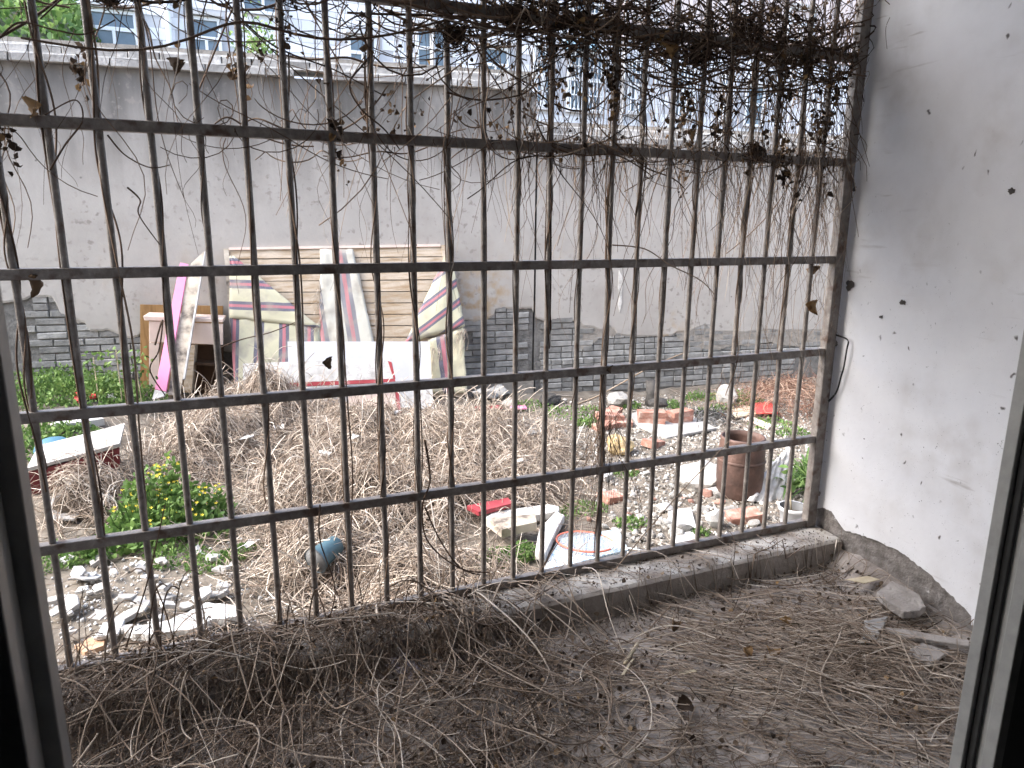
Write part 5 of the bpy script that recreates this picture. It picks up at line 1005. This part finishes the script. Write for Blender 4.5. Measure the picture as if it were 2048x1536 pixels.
# stems spilling over the curb edge
n = 170; X0 = pick(n, -.6, 1.75, 0, 1, lambda x, y: .35+.5*(x < 1.0))[:, 0]; t = np.linspace(0, 1, 14); dx = RNG.normal(0, .26, n); r1 = RNG.uniform(.1, .34, n); hgt = RNG.uniform(.02, .14, n)
Y = .02-(r1+.12)[:, None]*t; Z = .105+hgt[:, None]*np.sin(t*2.2)-.12*np.clip(t*1.25-.25, 0, 1)[None]**1.5-(hgt*.8)[:, None]*t**2
P = np.stack([X0[:, None]+dx[:, None]*t+.02*np.sin(t*6+X0[:, None]*40), Y, np.maximum(Z, floor_h(X0[:, None]+dx[:, None]*t, Y)+.004)], -1)
under(strands('spilling_stems', P, RNG.uniform(.0011, .0030, n), M_LITTER, 3, np.clip(RNG.normal(.6, .22, n), 0, 1)), lt)
# upright sprigs against the lowest bars
n = 120; X0 = pick(n, -.35, 1.25, 0, 1, lambda x, y: .4+.6*(x < .4))[:, 0]; t = np.linspace(0, 1, 10); az = RNG.uniform(0, 6.28, n); hg = .03+.26*RNG.random(n)**1.8; ou = RNG.uniform(.0, .2, n)
P = np.stack([X0[:, None]+np.cos(az)[:, None]*ou[:, None]*t**1.4, (-.04+RNG.normal(0, .03, n))[:, None]+np.sin(az)[:, None]*ou[:, None]*t**1.4*.5, .10+hg[:, None]*np.sin(t*1.9)], -1)
under(strands('upright_stems', P, RNG.uniform(.001, .0028, n), M_LITTER, 3, np.clip(RNG.normal(.45, .22, n), 0, 1)), lt)
# crumbled leaves and soil clods
n = 4200; q = pick(n, -.6, 2.64, -1.2, .02, lambda x, y: np.clip(lit_d(x, y)*.8+.35*np.exp(-((y+.22)/.10)**2), 0, 1)); under(leaves('crumbled_leaves', np.column_stack([q, bal_mound(q[:, 0], q[:, 1])+.004+.012*RNG.random(n)]), RNG.uniform(.006, .020, n), mat('crumbled_leaf', [(.0, (.05, .036, .028)), (.6, (.14, .105, .08)), (.93, (.24, .18, .125)), (1, (.30, .19, .09))], .9, attr='tint', nscale=20), np.array([0, 0, .3]), RNG.random(n)**1.3, cup=.6, aspect=.9), lt)
def clod(n): q = np.concatenate([pick(n//2, -.5, 2.64, -.27, -.16, lambda x, y: x*0+.8), pick(n//4, -.5, 2.64, -.13, .02, lambda x, y: x*0+.6), pick(n//4, -.5, 2.64, -1.1, -.2, lambda x, y: x*0+.6)]); return np.column_stack([q, bal_z(q[:, 0], q[:, 1])+.003])
g = gravel('soil_clods', 7000, clod, .0010, .0060, mat('clod', [(0, (.10, .08, .066)), (1, (.27, .235, .205))], .95, attr='tint', nscale=40)); del g['kind']; under(g, lt)
# ---- pieces lying on the balcony floor ---------------------------------------------------------
def floor_piece(name, pts, z, th, m_, label, cat, rough=.004, tilt=0):
    q = []; pts = [on_z(x, y, z) for x, y in pts]
    for a, b in zip(pts, pts[1:]+pts[:1]):
        for f_ in np.linspace(0, 1, 7)[:-1]:
            p = a+(b-a)*f_; q.append((p[0]+rough*mnoise.noise(Vector((p[0]*60, p[1]*60, 1))), p[1]+rough*mnoise.noise(Vector((p[0]*60, p[1]*60, 9))), z+tilt*(p[1]-pts[0][1])))
    org = np.mean(np.array(q), 0); return tag(wb(MB().prism(q, (0, 0, th)), name, m_, org, bevel=.002), label, cat)
M_LUMP = mat('mortar_lump', [(.3, (.24, .215, .195)), (.7, (.38, .35, .325))], .95, bump=1, bscale=70, nscale=14)
floor_piece('plaster_lump', [(1752, 1198), (1782, 1175), (1836, 1202), (1849, 1227), (1836, 1236), (1805, 1238), (1763, 1210)], .035, .028, M_LUMP, 'thick dusty plaster lump lying at the foot of the white wall', 'plaster')
floor_piece('tile_shard', [(1729, 1244), (1775, 1236), (1750, 1290), (1725, 1288)], .035, .007, M_SLABW, 'pale broken tile left of the wood strip', 'tile')
floor_piece('tile_shard', [(1811, 1309), (1843, 1290), (1899, 1309), (1859, 1335)], .03, .010, M_LUMP, 'square dusty tile piece below the wood strip', 'tile')
floor_piece('wood_strip', [(1767, 1262), (1800, 1264), (1937, 1288), (1937, 1300), (1800, 1278)], .025, .014, M_LUMP, 'narrow dusty wood strip pointing at the door frame', 'wood', .002)
a, b = on_z(1276, 1286, .03), on_z(1249, 1328, .022); ln = b-a
bp = tag(empty('bamboo_stick', a), 'pale bamboo stub lying on the bare patch of floor', 'stick')
MB().tube([ln*t for t in (0, .1, .5, .9, 1)], [.004, .0055, .006, .0055, .0055], 8).build('cane', M_BAMBOO, bp, True); MB().tube([ln*.62, ln*.66], [.0068, .0068], 8).build('node', M_BAMBOO, bp, True)
floor_piece('wood_splinter', [(1262, 1322), (1269, 1318), (1248, 1352), (1240, 1354)], .022, .004, M_BAMBOO, 'flat pale splinter beside the bamboo stub', 'stick', .001)
floor_piece('wood_splinter', [(1358, 1345), (1394, 1340), (1394, 1345), (1360, 1352)], .022, .004, M_BAMBOO, 'short whitish splinter at the middle of the floor', 'stick', .001)
floor_piece('leaf_sheath', [(1690, 1160), (1735, 1153), (1760, 1160), (1730, 1168)], .045, .004, M_BAMBOO, 'dry papery husk by the curb corner', 'husk', .003)
# crumpled clear plastic bag
P0 = on_z(812, 1335, .05); rs = random.Random(4); V = []; n_ = 9
for i in range(n_):
    for j in range(n_): u, v = i/(n_-1)-.5, j/(n_-1)-.5; V.append((u*.07+rs.uniform(-.006, .006), v*.12+rs.uniform(-.006, .006), .05*(1-3*(u*u+v*v))*.7+rs.uniform(-.008, .008)))
tag(pyd('plastic_bag', V, [(i*n_+j, (i+1)*n_+j, (i+1)*n_+j+1, i*n_+j+1) for i in range(n_-1) for j in range(n_-1)], M_BAG, None, False, tuple(P0), (0, 0, .5)), 'crumpled clear plastic bag showing between the stems by the curb', 'bag')
for i, (x, y, w, lab) in enumerate(((1540, 1300, .05, 'tan curled leaf at the right of the floor'), (1385, 1410, .05, 'dark reddish curled leaf on the bare floor'), (1585, 1255, .045, 'orange brown leaf among stems right of centre'), (1345, 1265, .045, 'brown leaf cluster below the curb'), (1500, 1320, .04, 'small tan leaf on the swept stems'))):
    curled_leaf('dead_leaf', on_z(x, y, .03), w, (.85, .15, .9, .6, .8)[i], 30+i, lab, False)
# ---- on the white wall -------------------------------------------------------------------------
q = curve3([on_x(x, y, 2.676) for x, y in ((1660, 668), (1676, 672), (1696, 681), (1694, 700), (1688, 735), (1683, 752), (1673, 785), (1655, 806))], 60); org = q[-1]
o = strands('wall_wire', np.stack([q-org, q-org+np.array([-.003, 0, .004])]), np.array([.0022, .0018]), M_CABLE, 6, np.array([.3, .3])); o.location = org; tag(o, 'thin black wire loop hanging on the white wall by the post', 'wire')
for i, (x, y, r_, lab) in enumerate(((1708, 378, .012, 'broken plug hole in the white wall near the second rail'), (1700, 572, .022, 'chipped double plug hole in the white wall near the third rail'), (1805, 605, .012, 'grey chipped hole in the white wall'), (2023, 382, .012, 'dark round hole at the right of the white wall'), (1762, 634, .008, 'small dark chip below the grey chipped hole'), (1672, 690, .009, 'dark plug beside the wire loop'))):
    P0 = on_x(x, y, WX-.002); o = mesh_obj('wall_plug', rock_data('wall_plug', M_RENDER if i in (1, 2, 3, 4) else M_CHAR, 400+i, 3, 1.5, 1), None, tuple(P0)); o.scale = (.0022, r_*.85, r_*.7); tag(o, lab, 'wall plug')
# cobweb strands and dirt on the right door jamb
# ---- beyond the walls --------------------------------------------------------------------------
M_HILL = mat('hill_soil', [(.3, (.10, .12, .05)), (.7, (.24, .24, .20))], .95, nscale=2)
hx, hy = np.linspace(-16, -.4, 40), np.linspace(8.5, 30, 40); HX, HY = np.meshgrid(hx, hy, indexing='ij')
def hill_z(x, y): return -1.0+6.6*S((y-8.5)/9.0)*S((-.2-x+.2*(y-10)*0)/1.6)+.25*np.sin(x*1.3)*np.sin(y*.9)
idx = np.arange(HX.size).reshape(HX.shape); Fq = np.stack([idx[:-1, :-1], idx[1:, :-1], idx[1:, 1:], idx[:-1, 1:]], -1).reshape(-1, 4)
tag(fast_mesh('hillside', np.stack([HX, HY, hill_z(HX, HY)], -1).reshape(-1, 3), Fq, M_HILL, smooth=True), kind='structure')
q = np.column_stack([RNG.uniform(-9, -.6, 16000), RNG.uniform(10, 20, 16000)]); tag(leaves('hillside_bushes', np.column_stack([q, hill_z(q[:, 0], q[:, 1])+.55*RNG.random(16000)*(.4+.6*np.abs(np.sin(q[:, 0]*2.1)*np.sin(q[:, 1]*1.7)))]), RNG.uniform(.10, .22, 16000), M_LEAF, np.array([0, -.5, .5]), np.clip(RNG.normal(.6, .22, 16000), 0, 1)), 'bright green bushes on the slope behind the wall at top left', 'bushes', kind='stuff')
P = on_y(512, 112, 6.4); sb = tag(empty('small_shrub', (P[0], P[1], float(ground(P[0], P[1])))), 'small green shrub rising behind the tall wall', 'shrub'); zt = P[2]-float(ground(P[0], P[1]))
C = RNG.normal(size=(420, 3))*np.array([.10, .08, .15])+np.array([.02, 0, zt+.04]); leaves('crown', C, RNG.uniform(.035, .06, 420), M_LEAF, np.array([0, 0, .3]), np.clip(RNG.normal(.75, .2, 420), 0, 1), sb)
MB().tube([(0, 0, -.05), (.03, 0, zt*.5), (0, 0, zt)], [.03, .02, .012], 7).tube([(0, 0, zt-.1), (.08, 0, zt+.1)], [.01, .004], 5).tube([(0, 0, zt-.1), (-.07, .02, zt+.12)], [.01, .004], 5).build('trunk', M_BAMBOO, sb, True)
